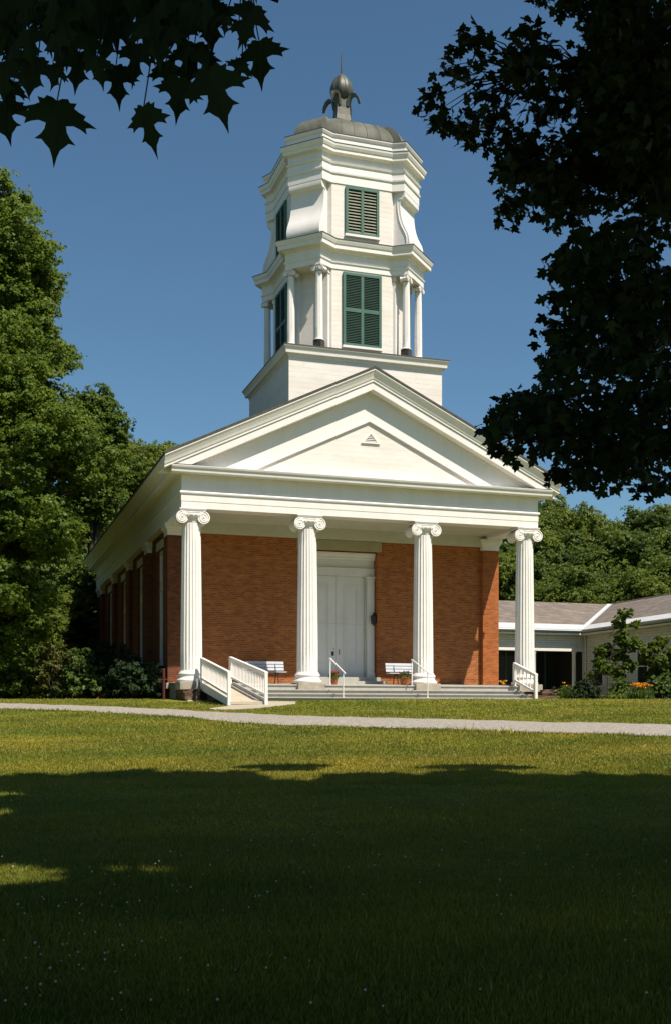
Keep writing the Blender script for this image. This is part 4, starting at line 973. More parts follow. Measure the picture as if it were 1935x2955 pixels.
AP('foundation', MB().box(WX+0.03, WX+7.9, Y0+0.05, 16.4, -0.2, 0.32), 'concrete')

# ------------------------------------------------------------------ foliage
def clump_pts(rng, centers, radii, n_each, flat=0.5):
    """leaves scattered through flattened tufts; returns points and outward normals"""
    P_ = []; N_ = []
    for c, r, n in zip(centers, radii, n_each):
        d = rng.normal(0, 1, (n, 3)); d /= np.linalg.norm(d, axis=1, keepdims=True)
        rad = rng.uniform(0.15, 1.0, (n, 1))**0.6
        p = d*rad*r; p[:, 2] *= flat
        ns = max(2, n//14); pick = rng.integers(0, ns, n); q_ = rng.normal(0, 0.085, (n, 3))*r; q_[:, 2] *= 0.6; p = p[pick]+q_; d = d[pick]
        P_.append(c+p); q = d.copy(); q[:, 2] = np.abs(q[:, 2])*0.6+0.7; N_.append(q)
    return np.concatenate(P_), np.concatenate(N_)
def crown(rng, lobes, tuft, leaves_per, density=1.0, flat=0.5, low=-0.55):
    C_, R_ = [], []
    for (x, y, z, rx, ry, rz) in lobes:
        area = (rx*ry+rx*rz+ry*rz)/3*4*math.pi
        k = max(4, int(area/(tuft*tuft*1.15)*density))
        d = rng.normal(0, 1, (k*2, 3)); d /= np.linalg.norm(d, axis=1, keepdims=True); d = d[d[:, 2] > low][:k]
        rad = rng.uniform(0.62, 1.16, (len(d), 1))
        C_.append(np.array([x, y, z])+d*rad*np.array([rx, ry, rz])); R_.append(rng.uniform(0.6, 1.35, len(d))*tuft)
    C_ = np.concatenate(C_); R_ = np.concatenate(R_)
    n = np.maximum(6, (leaves_per*(R_/tuft)**2)).astype(int)
    return (C_, R_)+clump_pts(rng, C_, R_, n, flat)
def limbs(mb, base, top, r, lobes, rng, trunk_bend=0.3):
    b = Vector(base); t = Vector(top); mid = (b+t)/2+Vector((rng.uniform(-1, 1), rng.uniform(-1, 1), 0))*trunk_bend
    mb.tube([b-Vector((0, 0, 0.3)), b+Vector((0, 0, 0.4)), mid, t], [r*1.5, r*1.1, r*0.8, r*0.3], 10)
    for (x, y, z, rx, ry, rz) in lobes:
        e = Vector((x, y, z)); k = rng.uniform(0.25, 0.7); s = b.lerp(t, k) if k < 0.5 else mid.lerp(t, (k-0.5)*2)
        if e.z < s.z: s = b.lerp(mid, 0.7)
        m_ = (s+e)/2+Vector((0, 0, -abs(rng.uniform(0, 0.12))*(e-s).length)); mb.tube([s, m_, e], [r*0.42, r*0.28, r*0.1], 7)
        for _ in range(3):
            q = e+Vector((rng.uniform(-1, 1)*rx, rng.uniform(-1, 1)*ry, rng.uniform(-0.3, 0.9)*rz))*0.8; mb.tube([m_.lerp(e, 0.6), (m_+q)/2+Vector((0, 0, .1)), q], [r*0.14, r*0.09, r*0.03], 5)
def tree(name, label, cat, base, lobes, tuft, leaves_per, lsize, matname, seed, trunk_r=0.4, tmpl=LEAF_Q, density=1.0, flat=0.5, group=None, low=-0.55, top=None):
    rng = np.random.default_rng(seed)
    t = thing(name, label, cat, base, group)
    C_, R_, P_, N_ = crown(rng, lobes, tuft, leaves_per, density, flat, low)
    V = place_leaves(rng, P_, rng.uniform(0.7, 1.3, len(P_))*lsize, tmpl, N_, 0.55)
    polys_mesh('crown', V, tmpl.shape[0], matname, t)
    zt = max(l[2] for l in lobes) if top is None else top
    tr = MB(); cx = np.mean([l[0] for l in lobes]); cy = np.mean([l[1] for l in lobes])
    limbs(tr, base, (base[0]*0.5+cx*0.5, base[1]*0.5+cy*0.5, zt), trunk_r, lobes, rng)
    tr.build('trunk', MATS['bark'], t)
    return t
def lobe_px(px, py, d, r, rz=None):
    """helper used once at design time: an ellipsoid centre given by bearing and distance"""
    u = (px-967.5)/3216*d; z = (2055-py)/3216*d; x, y, _ = Wd(u, d)
    return (x, y, z, r, r, rz or r*0.8)
# big maple left of the church
L1 = [lobe_px(-202, 640, 46, 2.6), lobe_px(-32, 560, 46, 1.15), lobe_px(18, 720, 45, 1.9), lobe_px(-162, 820, 44, 3.0), lobe_px(73, 800, 46, 1.3), lobe_px(53, 920, 45, 1.5),
      lobe_px(-2, 1060, 43, 2.3), lobe_px(118, 1020, 46, 0.9), lobe_px(-192, 1100, 41, 3.4), lobe_px(46, 1290, 41, 2.5), lobe_px(201, 1330, 43, 1.5), lobe_px(286, 1365, 45.5, 0.65), lobe_px(106, 1470, 42, 1.0),
      lobe_px(-74, 1480, 40, 2.9), lobe_px(31, 1560, 41, 1.6), lobe_px(-54, 1720, 41, 2.2), lobe_px(56, 1730, 42, 1.1), lobe_px(-24, 1860, 42.5, 1.3), lobe_px(71, 1820, 43.5, 0.7), lobe_px(-134, 1900, 42, 2.2),
      lobe_px(-302, 1000, 47, 4.0), lobe_px(-264, 1500, 45, 4.0), lobe_px(-22, 900, 49, 2.5), lobe_px(-22, 1200, 49, 2.6), lobe_px(-462, 1100, 50, 4.5), lobe_px(-434, 1600, 48, 4.5), lobe_px(-574, 1300, 44, 4.0)]  # lobes far left of frame added to the crown to darken the side wall
bx_, by_, _ = Wd(-15.0, 45); 
tree('maple_tree', 'tall sunlit maple with layered bright foliage at the left edge', 'tree', (bx_, by_, gz(bx_, by_)), L1, 0.74, 330, 0.108, 'leaf_maple', 21, 0.55, LEAF_H, 0.95, flat=0.42)
# second, feathery tree behind it
L2 = [lobe_px(267, 1220, 74, 1.1, 2.0), lobe_px(307, 1200, 75, 0.7, 1.3), lobe_px(217, 1250, 76, 1.2, 2.0), lobe_px(327, 1255, 74, 0.9, 1.0), lobe_px(272, 1320, 75, 1.9, 2.0), lobe_px(202, 1340, 74, 2.0, 2.2), lobe_px(327, 1355, 76, 0.9), lobe_px(272, 1440, 75, 1.8), lobe_px(202, 1490, 75, 2.2)]
bx_, by_, _ = Wd(-16.5, 75)
tree('ash_tree', 'darker upright tree with feathery top just right of the tall maple', 'tree', (bx_, by_, gz(bx_, by_)), L2, 0.62, 170, 0.15, 'leaf_ash', 22, 0.4, LEAF_Q, 1.4, flat=1.3)
L3 = [lobe_px(420, 1345, 98, 2.6), lobe_px(480, 1350, 104, 2.4), lobe_px(370, 1400, 96, 3.0), lobe_px(440, 1430, 98, 3.4), lobe_px(520, 1390, 104, 2.6), lobe_px(380, 1500, 96, 3.6), lobe_px(320, 1560, 94, 3.5), lobe_px(260, 1650, 92, 4.0)]
bx_, by_, _ = Wd(-17.5, 98)
tree('hillside_tree', 'rounded green tree rising just above the far left roof corner', 'tree', (bx_, by_, gz(bx_, by_)), L3, 0.9, 150, 0.19, 'leaf_hill', 23, 0.4, LEAF_Q, 1.2, flat=0.7)
L4 = [lobe_px(235, 1700, 68, 1.5, 1.8), lobe_px(260, 1780, 68, 1.6, 1.9), lobe_px(215, 1820, 67, 1.5, 1.5), lobe_px(270, 1870, 70, 1.8, 1.6), lobe_px(180, 1900, 68, 1.6)]
bx_, by_, _ = Wd(-15.2, 68.5)
tree('small_tree', 'small dark green tree close behind the rear left church corner', 'tree', (bx_, by_, gz(bx_, by_)), L4, 0.5, 80, 0.15, 'leaf_ash', 24, 0.15, LEAF_Q, 1.2)
# trees filling behind on the left
def kind_mesh(seed, h, r, matname, shape):
    rng = np.random.default_rng(seed); lobes = []
    nl = 11
    for i in range(nl):
        a = rng.uniform(0, 6.28); z = h*(0.30+0.60*i/nl); rr_ = r*(0.62 if shape == 'round' else 0.75*(1-0.75*i/nl)); q = rng.uniform(0.3, 0.75)*rr_
        s = r*rng.uniform(0.32, 0.5)*(1.0 if shape == 'round' else (1.1-0.6*i/nl)); lobes.append((q*math.cos(a), q*math.sin(a), z, s, s, s*0.85))
    lobes.append((0, 0, h*0.90, r*0.3, r*0.3, r*0.35))
    t = thing('hill_tree', 'x', 'tree', (0, 0, 0)); 
    C_, R_, P_, N_ = crown(rng, lobes, 0.85, 165, 1.1, 0.6)
    polys_mesh('crown', place_leaves(rng, P_, rng.uniform(0.7, 1.3, len(P_))*0.17, LEAF_Q, N_, 0.6), 4, matname, t)
    tr = MB(); limbs(tr, (0, 0, 0), (0, 0, h*0.85), r*0.06, lobes, rng); tr.build('trunk', MATS['bark'], t)
    return t
def copy_tree(o):
    c = o.copy(); COL.objects.link(c)
    for ch in o.children:
        k = ch.copy(); COL.objects.link(k); k.parent = c
    return c
K_ = [kind_mesh(31, 11, 5.0, 'leaf_hill', 'round'), kind_mesh(32, 13, 4.6, 'leaf_hill_dark', 'round'), kind_mesh(33, 12.5, 3.8, 'leaf_hill_dark', 'cone'), kind_mesh(34, 9.5, 4.8, 'leaf_hill', 'round')]
rng = np.random.default_rng(77)
# (bearing px, distance, kind, top px)
HT = [(1465, 92, 0, 1600), (1530, 88, 2, 1600), (1600, 90, 3, 1655), (1660, 84, 0, 1640), (1730, 88, 2, 1650), (1800, 86, 1, 1640), (1870, 84, 3, 1640), (1940, 86, 2, 1600), (2010, 86, 0, 1560),
      (1480, 106, 1, 1500), (1560, 108, 0, 1500), (1640, 106, 2, 1530), (1700, 104, 1, 1560), (1780, 104, 0, 1540), (1850, 102, 2, 1530), (1925, 104, 1, 1510), (2010, 104, 0, 1500),
      (1500, 126, 1, 1430), (1580, 124, 0, 1448), (1655, 122, 3, 1470), (1720, 126, 2, 1500), (1790, 124, 3, 1500), (1850, 122, 1, 1465), (1910, 120, 0, 1470), (1990, 122, 0, 1470),
      (-40, 70, 1, 1500), (60, 74, 2, 1500), (130, 66, 3, 1700), (150, 90, 0, 1450), (235, 88, 1, 1560), (30, 60, 3, 1800), (-100, 62, 0, 1650), (200, 78, 2, 1700), (335, 106, 2, 1450), (560, 112, 0, 1420), (450, 112, 1, 1380), (280, 96, 0, 1750), (180, 100, 1, 1620), (20, 96, 0, 1500), (-160, 84, 1, 1500),
      (1420, 100, 3, 1650), (1390, 112, 2, 1560), (-190, 60, 1, 1000), (-330, 52, 0, 900), (-90, 74, 1, 1250)]  # leftmost pair stands out of view, added to keep sky light off the side wall
kinds_lab = ['green rounded tree', 'darker broad tree', 'dark narrow tree', 'low spreading green tree']
used = [False]*4
for i, (px, d, k, ty) in enumerate(HT):
    u = (px-967.5)/3216*d; x, y, _ = Wd(u, d); g = gz(x, y); top = (2055-ty)/3216*d; h0 = (11.4, 13.2, 12.4, 9.9)[k]
    o = K_[k] if not used[k] else copy_tree(K_[k]); used[k] = True
    s = max(0.55, (top-g)/h0); o.location = (x, y, g-0.2); sx = min(1.25, max(0.8, s)); o.scale = (sx, sx, s); o.rotation_euler = (0, 0, rng.uniform(0, 6.28))
    o['category'] = 'tree'
    side = 'right' if px > 900 else 'left'
    o['label'] = f"{kinds_lab[k]} in the wooded hillside behind the {'annex' if side == 'right' else 'tall maple'}"
    o['group'] = f"{kinds_lab[k]}s in the wood behind the {'annex' if side == 'right' else 'maple'}"
# glimpse of a terracotta-coloured cottage behind the left trees
cb_ = Wd((252-967.5)/3216*78, 78); cz = gz(cb_[0], cb_[1])
ct = thing('cottage', 'orange-red cottage roof glimpsed through the trees at the rear left of the church', 'house', (cb_[0], cb_[1], cz))
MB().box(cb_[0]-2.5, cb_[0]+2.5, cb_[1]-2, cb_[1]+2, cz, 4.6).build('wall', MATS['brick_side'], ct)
MB().prism([(cb_[0]-2.8, 4.6), (cb_[0]+2.8, 4.6), (cb_[0], 6.4)], cb_[1]-2.3, cb_[1]+2.3, 'Y').build('roof', MATS['terracotta'], ct)
MB().box(cb_[0]-1.2, cb_[0]-0.4, cb_[1]-2.03, cb_[1]-2.0, cz+1, cz+2.2).build('window', MATS['window_glass'], ct)

# shrubs
def shrub(label, x, y, rx, ry, h, matname, seed, n, ls, name='shrub', cat='shrub', down=None, tmpl=LEAF_Q, tuft=0.3, group=None):
    rng = np.random.default_rng(seed); g = gz(x, y); t = thing(name, label, cat, (x, y, g), group)
    k = max(12, int(n/70)); d = rng.normal(0, 1, (k*2, 3)); d /= np.linalg.norm(d, axis=1, keepdims=True); d[:, 2] = np.abs(d[:, 2])
    d = d[:k]; c = np.array([x, y, g+h*0.12])+d*rng.uniform(0.55, 1.0, (len(d), 1))*np.array([rx, ry, h*0.88])
    P_, N_ = clump_pts(rng, c, np.full(len(c), tuft), [int(n/len(c))]*len(c), 0.7); P_[:, 2] = np.maximum(P_[:, 2], g+0.03)
    N_ = N_*0.4+(P_-np.array([x, y, g]))/np.array([rx, ry, h])*0.6
    polys_mesh('foliage', place_leaves(rng, P_, rng.uniform(0.7, 1.3, len(P_))*ls, tmpl, N_, 0.5, down=down), len(tmpl), matname, t)
    st = MB()
    for i in range(7):
        a = i*0.9; st.tube([(x+0.1*math.cos(a), y+0.1*math.sin(a), g-0.1), (x+rx*0.3*math.cos(a), y+ry*0.3*math.sin(a), g+h*0.5), (x+rx*0.6*math.cos(a), y+ry*0.6*math.sin(a), g+h*0.8)], [0.03, 0.02, 0.008], 5)
    st.build('stems', MATS['bark'], t); return t
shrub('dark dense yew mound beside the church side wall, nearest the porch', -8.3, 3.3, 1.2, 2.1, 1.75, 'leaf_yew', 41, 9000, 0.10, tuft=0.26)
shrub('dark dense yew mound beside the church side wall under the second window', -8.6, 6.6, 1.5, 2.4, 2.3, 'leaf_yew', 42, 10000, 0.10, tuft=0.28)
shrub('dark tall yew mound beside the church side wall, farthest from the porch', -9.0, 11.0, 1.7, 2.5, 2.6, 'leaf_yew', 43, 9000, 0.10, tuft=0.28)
x_, y_, _ = Wd((232-967.5)/3216*43.2, 43.2); shrub('bright green arching shrub at the sunny end of the yews', x_, y_, 0.95, 1.0, 2.05, 'leaf_bright', 44, 7000, 0.10, down=1.2, tuft=0.26)
x_, y_, _ = Wd((158-967.5)/3216*43.8, 43.8); shrub('olive yellow twiggy shrub between the arching shrub and the maple', x_, y_, 1.15, 1.1, 2.3, 'leaf_olive', 45, 9000, 0.075, down=-1.5, tuft=0.2)
x_, y_, _ = Wd((205-967.5)/3216*56, 56); shrub('low dark shrub in the gap behind the arching shrub', x_, y_, 2.0, 1.2, 1.6, 'leaf_ash', 53, 5000, 0.13)
shrub('dark yew mound standing clear of the wall behind the arching shrub', -10.0, 10.0, 1.2, 1.6, 2.0, 'leaf_yew', 52, 6000, 0.10, tuft=0.28)
x_, y_, _ = Wd((75-967.5)/3216*44.5, 44.5); shrub('low dark shrub under the tall maple at the left edge', x_, y_, 1.1, 0.9, 1.0, 'leaf_ash', 46, 5000, 0.10)
x_, y_, _ = Wd((10-967.5)/3216*46, 46); shrub('broad leafy shrub at the far left edge under the maple', x_, y_, 1.5, 1.2, 1.5, 'leaf_ash', 49, 6000, 0.11)
x_, y_, _ = Wd((120-967.5)/3216*55, 55); shrub('tall shaded shrub behind the olive shrub', x_, y_, 2.4, 1.6, 3.0, 'leaf_ash', 50, 8000, 0.14)
x_, y_, _ = Wd((215-967.5)/3216*58, 58); shrub('shaded shrub between the yews and the small tree', x_, y_, 1.6, 1.6, 2.6, 'leaf_hill_dark', 51, 7000, 0.13)
# young trees and border by the annex
def young(label, px, d, top, lobes, n, matname, seed, r=0.03, group=None):
    x, y, _ = Wd((px-967.5)/3216*d, d); g = gz(x, y); rng = np.random.default_rng(seed); t = thing('young_tree', label, 'tree', (x, y, g), group)
    C_ = []; 
    for (lx, ly, rr_) in lobes: C_.append((*Wd((lx-967.5)/3216*d, d+rng.uniform(-0.5, 0.5))[:2], (2055-ly)/3216*d, rr_))
    tot = sum(c[3]**2 for c in C_); Pp = []; Nn = []
    tr = MB(); lx_ = C_[0]; tr.tube([(x, y, g-0.1), (x+0.03, y, g+0.8*(top-g)*0.5), (lx_[0], lx_[1], lx_[2])], [r, r*0.8, r*0.25], 7)
    for cx, cy, cz, rr_ in C_:
        k = max(7, int(38*rr_/0.5)); m = int(n*rr_**2/tot/k)+2
        dd = rng.normal(0, 1, (k, 3)); dd /= np.linalg.norm(dd, axis=1, keepdims=True); cc = np.array([cx, cy, cz])+dd*rr_*rng.uniform(0.3, 1, (k, 1))
        a, b = clump_pts(rng, cc, np.full(k, 0.19), [m]*k, 0.7); Pp.append(a); Nn.append(b)
        tr.tube([(x, y, max(g+0.4, cz-0.6)), (cx, cy, cz)], [r*0.5, r*0.15], 5)
    Pp = np.concatenate(Pp); Nn = np.concatenate(Nn)
    polys_mesh('foliage', place_leaves(rng, Pp, rng.uniform(0.7, 1.3, len(Pp))*0.082, LEAF_H, Nn, 0.6), 8, matname, t); tr.build('trunk', MATS['bark'], t)
young('slender young tree with a leafy spire in front of the annex wall', 1751, 47.0, 4.1, [(1800, 1775, 0.28), (1790, 1800, 0.30), (1835, 1800, 0.22), (1800, 1840, 0.42), (1830, 1860, 0.35), (1790, 1890, 0.42), (1760, 1880, 0.35), (1740, 1900, 0.3), (1725, 1920, 0.3), (1755, 1930, 0.35), (1790, 1940, 0.35), (1820, 1920, 0.3), (1730, 1870, 0.22), (1708, 1950, 0.18)], 17000, 'leaf_maple', 61)
young('bushy young tree at the right edge before the annex', 1905, 46.0, 2.9, [(1885, 1870, 0.28), (1905, 1855, 0.28), (1870, 1900, 0.33), (1900, 1910, 0.4), (1935, 1890, 0.35), (1925, 1850, 0.2), (1860, 1880, 0.2), (1890, 1940, 0.4), (1930, 1940, 0.4), (1960, 1900, 0.5), (1985, 1860, 0.4)], 16000, 'leaf_hill', 62)
def border(label, px, d, rx, h, matname, seed, n, ls, **k):
    x, y, _ = Wd((px-967.5)/3216*d, d); return shrub(label, x, y, rx, rx*0.8, h, matname, seed, n, ls, **k)
border('dark rounded shrub at the foot of the slender young tree', 1790, 46.2, 0.55, 0.95, 'leaf_hill_dark', 63, 2600, 0.09)
border('grassy green clump right of the daylilies', 1905, 44.8, 0.65, 0.95, 'leaf_bright', 64, 3200, 0.10, down=-2.0)
border('low leafy plant left of the daylilies', 1775, 45.0, 0.45, 0.30, 'leaf_hill', 65, 1500, 0.07)
border('tall green perennial at the right edge of the flower border', 1955, 45.2, 0.7, 1.25, 'leaf_bright', 66, 3000, 0.10, down=-1.5)
border('small tuft of green beside the reddish stone block', 1605, 43.8, 0.24, 0.36, 'leaf_bright', 67, 700, 0.06, down=-1.5, tuft=0.12)
border('dark fern clump at the foot of the annex post', 1690, 51.5, 0.75, 0.9, 'leaf_yew', 68, 2200, 0.09)
border('low dark shrub below the annex porch', 1640, 52.5, 0.7, 0.7, 'leaf_hill_dark', 69, 1800, 0.09)
def lilies(label, px, d, n, seed, rx, h, nleaf=900):
    x, y, _ = Wd((px-967.5)/3216*d, d); g = gz(x, y); rng = np.random.default_rng(seed); t = thing('daylilies', label, 'flowers', (x, y, g))
    Pp = np.array([x, y, g])+np.stack([rng.normal(0, rx*0.5, nleaf), rng.normal(0, rx*0.4, nleaf), rng.uniform(0, h*0.3, nleaf)], -1)
    thin = np.array([(0, 0), (0.06, 0.5), (0, 1.0), (-0.06, 0.5)])
    n_ = rng.normal(0, 1, (nleaf, 3)); n_[:, 2] *= 0.3
    polys_mesh('foliage', place_leaves(rng, Pp, rng.uniform(0.3, 0.6, nleaf)*h, thin, n_, 0.2, down=-3.0), 4, 'leaf_bright', t)
    for k in range(n):
        c = np.array([x+rng.normal(0, rx*0.5), y+rng.normal(0, rx*0.4), g+h*rng.uniform(0.62, 1.0)]); a = np.arange(6)*math.pi/3
        nn = np.stack([np.cos(a)*0.7, np.sin(a)*0.7-0.5, 0.5*np.ones(6)], -1); V = np.zeros((6, 4, 3)); 
        for i in range(6):
            d_ = Vector((math.cos(a[i]), math.sin(a[i])*0.6, 0.55)).normalized(); s_ = Vector((0, 0, 1)).cross(d_).normalized()
            c_ = Vector(c); V[i] = [tuple(c_), tuple(c_+d_*0.06+s_*0.035), tuple(c_+d_*0.12), tuple(c_+d_*0.06-s_*0.035)]
        polys_mesh('flower', V, 4, 'flower_orange', t)
lilies('clump of orange daylilies in bloom in front of the annex', 1843, 44.0, 30, 71, 0.36, 0.62)
lilies('few orange lilies behind the right end of the porch steps', 1450, 46.2, 5, 72, 0.35, 0.80, 300)
lilies('single orange lily stem left of the annex post', 1630, 48.5, 2, 73, 0.12, 0.75, 150)

# ------------------------------------------------------------------ near maples (overhanging branches and the shade they cast)
SU = (SUN.x*RT[0]+SUN.y*RT[1])/SUN.z; SD = (SUN.x*FW[0]+SUN.y*FW[1])/SUN.z      # drift per metre of height, towards the sun
def ud2w(u, d, z): return np.stack([CAM[0]+u*RT[0]+d*FW[0], CAM[1]+u*RT[1]+d*FW[1], z], -1)
EDGE = [(-12, 12.0), (-5.2, 12.6), (-4.5, 14.0), (-3.9, 14.8), (-3.1, 15.0), (-1.93, 15.3), (-1.29, 14.9), (-0.9, 14.1), (-0.3, 13.9), (0.1, 14.2), (0.49, 14.6), (1.28, 14.7), (2.0, 14.9), (2.45, 14.9), (3.1, 14.4), (3.81, 14.8), (4.43, 14.9), (12, 14.5)]
EU = [e[0] for e in EDGE]; ED = [e[1] for e in EDGE]
def shaded(u, d, rng):
    e = np.interp(u, EU, ED)+0.22*np.sin(u*4.1+0.6)+0.16*np.sin(u*9.3+1)+0.08*np.sin(u*23)+rng.normal(0, 0.10, len(u))
    ok = (d < e) & (d > -6.5)
    for (cu, cd, ru, rd) in ((-2.75, 7.95, 1.0, 0.56), (-1.6, 8.25, 0.5, 0.18), (-3.95, 11.3, 0.85, 0.46), (-4.35, 12.9, 1.0, 0.34), (-3.3, 9.4, 0.25, 0.13), (0.3, 12.9, 0.16, 0.10), (3.6, 13.2, 0.3, 0.10), (-1.4, 12.6, 0.14, 0.08)):
        ok &= ((u-cu)/ru)**2+((d-cd)/rd)**2 > 1+rng.normal(0, 0.12, len(u))
    for (cu, cd, ru, rd) in ((-0.75, 15.95, 0.55, 0.22), (-0.6, 15.5, 0.35, 0.15), (2.1, 15.75, 0.60, 0.20), (1.5, 15.5, 0.3, 0.12)):
        ok |= ((u-cu)/ru)**2+((d-cd)/rd)**2 < 1
    return ok
rng = np.random.default_rng(91)
N = 440000
u0 = rng.uniform(-12.5, 12.5, N); d0 = rng.uniform(-6.5, 16.3, N); ok = shaded(u0, d0, rng); u0, d0 = u0[ok], d0[ok]; N = len(u0)
thick = 0.5+0.5*np.sin(u0*0.8+1.3)*np.sin(d0*0.7)
h = np.where(d0 > 6, rng.uniform(8.6, 14.5, N), rng.uniform(6.0, 13.0, N))+thick*0.8
g0 = gz_ud(u0, d0); cu = u0+SU*h; cd = d0+SD*h; cz = g0+h
ok = (cz > 0.70*cd+0.25) & ~((np.abs(cu-6.6) < 0.3) & (np.abs(cd-4.5) < 0.3)) & (rng.random(N) < 0.62)
cu, cd, cz = cu[ok], cd[ok], cz[ok]
Pc = ud2w(cu, cd, cz)
isL = (cu < 0.6) | ((cd < -1.0) & (cu < 3.5))
# right-hand maple
mr = Wd(6.9, 4.6); mrz = gz(mr[0], mr[1])
TR_ = thing('maple_tree', 'dark near maple filling the upper right with branches against the sky', 'tree', (mr[0], mr[1], mrz), 'near maples shading the lawn')
rl = np.random.default_rng(92)
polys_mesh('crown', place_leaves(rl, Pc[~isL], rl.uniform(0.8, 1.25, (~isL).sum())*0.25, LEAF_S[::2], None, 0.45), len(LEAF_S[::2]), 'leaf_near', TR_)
# hanging outer branches of the right maple: outline in (bearing, height) at each branch's own distance
BR = [
 dict(poly=[(1222, 300), (1245, 215), (1300, 165), (1352, 80), (1385, 85), (1412, 140), (1450, 125), (1500, 78), (1560, 72), (1605, 92), (1600, 150), (1680, 110), (1800, 140), (1900, 300), (1850, 420), (1640, 400), (1500, 395), (1430, 400), (1350, 405), (1262, 360)], d=8.6, n=84),
 dict(poly=[(1690, -20), (1700, 100), (1690, 200), (1640, 300), (1640, 420), (1960, 520), (1960, -20)], d=8.2, n=220),
 dict(poly=[(1470, 400), (1440, 450), (1440, 520), (1415, 600), (1470, 640), (1530, 600), (1560, 640), (1640, 660), (1720, 600), (1800, 640), (1960, 700), (1960, 380), (1600, 380)], d=8.9, n=165),
 dict(poly=[(1660, 660), (1590, 720), (1580, 790), (1560, 860), (1552, 960), (1560, 1060), (1560, 1120), (1740, 1140), (1960, 1120), (1960, 640), (1760, 640)], d=8.4, n=205),
 dict(poly=[(1425, 1155), (1400, 1205), (1395, 1260), (1450, 1320), (1530, 1340), (1580, 1320), (1620, 1390), (1700, 1430), (1800, 1420), (1960, 1450), (1960, 1080), (1700, 1100), (1560, 1110), (1500, 1140)], d=9.0, n=190),
 dict(poly=[(1560, -20), (1575, 5), (1640, 15), (1690, -20)], d=8.6, n=14),
]
rb3 = np.random.default_rng(95); allP = []; tw = MB()
hub = Vector(Wd(6.9, 4.9, 4.5))
for b in BR:
    xs = [p[0] for p in b['poly']]; ys = [p[1] for p in b['poly']]; m = b['n']; got = []
    while len(got) < m:
        px = rb3.uniform(min(xs), max(xs)); py = rb3.uniform(min(ys), max(ys))
        if inpoly(np.array([px]), np.array([py]), b['poly'])[0]:
            deep = inpoly(np.array([px-38, px+25, px, px]), np.array([py, py, py-38, py+38]), b['poly']).all()
            if deep or rb3.random() < 0.42: got.append((px, py, 1.0 if deep else 0.6))
    if b['d'] == 8.6 and m > 50: got = got[:int(m*0.86)]+[(1222, 300, .5), (1236, 262, .5), (1252, 345, .5), (1262, 318, .6), (1285, 190, .5), (1325, 130, .5), (1350, 98, .5), (1300, 372, .5), (1345, 405, .4), (1400, 422, .4), (1390, 100, .4), (1500, 95, .5)]; got = np.array(got); m = len(got)
    else: got = np.array(got); m = int(m*0.86); got = got[:m]
    dep = b['d']+rb3.uniform(-1.1, 1.1, m)
    cx = (got[:, 0]-967.5)/3216*dep; cz_ = (2055-got[:, 1])/3216*dep; C3 = ud2w(cx, dep, cz_)
    nl = 14
    off = rb3.normal(0, 1, (m, nl, 3)); off /= np.linalg.norm(off, axis=2, keepdims=True); off *= rb3.uniform(0.03, 0.20, (m, nl, 1))*got[:, 2].reshape(-1, 1, 1); off[:, :, 2] *= 0.8
    keep = (rb3.random((m, nl)) < (0.35+0.65*got[:, 2:3])); allP.append((C3[:, None, :]+off)[keep])
    # a limb running through the branch, twigs from it to every spray
    x1, x0 = max(min(xs), 1200), min(max(xs), 1935); ym = np.mean(ys); dm = b['d']
    A = Vector(Wd((x0+60-967.5)/3216*dm, dm-0.4, (2055-ym-20)/3216*dm)); B2 = Vector(Wd((x1+40-967.5)/3216*dm, dm, (2055-np.interp(0.5, [0, 1], [min(ys), max(ys)]))/3216*dm))
    tw.tube([hub, hub.lerp(A, 0.5)+Vector((0, 0, 0.3)), A, A.lerp(B2, 0.45)+Vector((0, 0, 0.05)), A.lerp(B2, 0.86)], [0.10, 0.07, 0.035, 0.014, 0.004], 6)
    for c in C3:
        c = Vector(c); 
        best = min((A.lerp(B2, k/14) for k in range(13)), key=lambda q: (q-c).length)
        s_ = best.lerp(A, 0.25); mm = (s_+c)/2+Vector((0, 0, 0.08)); tw.tube([s_, mm, c], [0.008, 0.005, 0.002], 4, cap=False)
allP = np.concatenate(allP); n_ = np.tile([-(FW[0])*0.7, -(FW[1])*0.7, 0.5], (len(allP), 1))
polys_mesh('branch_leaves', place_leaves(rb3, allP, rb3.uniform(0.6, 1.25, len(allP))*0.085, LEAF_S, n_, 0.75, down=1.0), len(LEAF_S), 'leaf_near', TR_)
limbs(tw, (mr[0], mr[1], mrz), Wd(6.2, 3.6, 12.5), 0.38, [(*Wd(u, d, z), 2, 2, 2) for u, d, z in ((4, 3, 9), (8, 6.5, 9.5), (3.5, 6.5, 9.8), (9, 2, 9), (6, -1, 9), (6.5, 8, 9), (10, 4, 8.5), (2, 4, 10))], np.random.default_rng(3))
tw.build('trunk', MATS['bark_dark'], TR_)
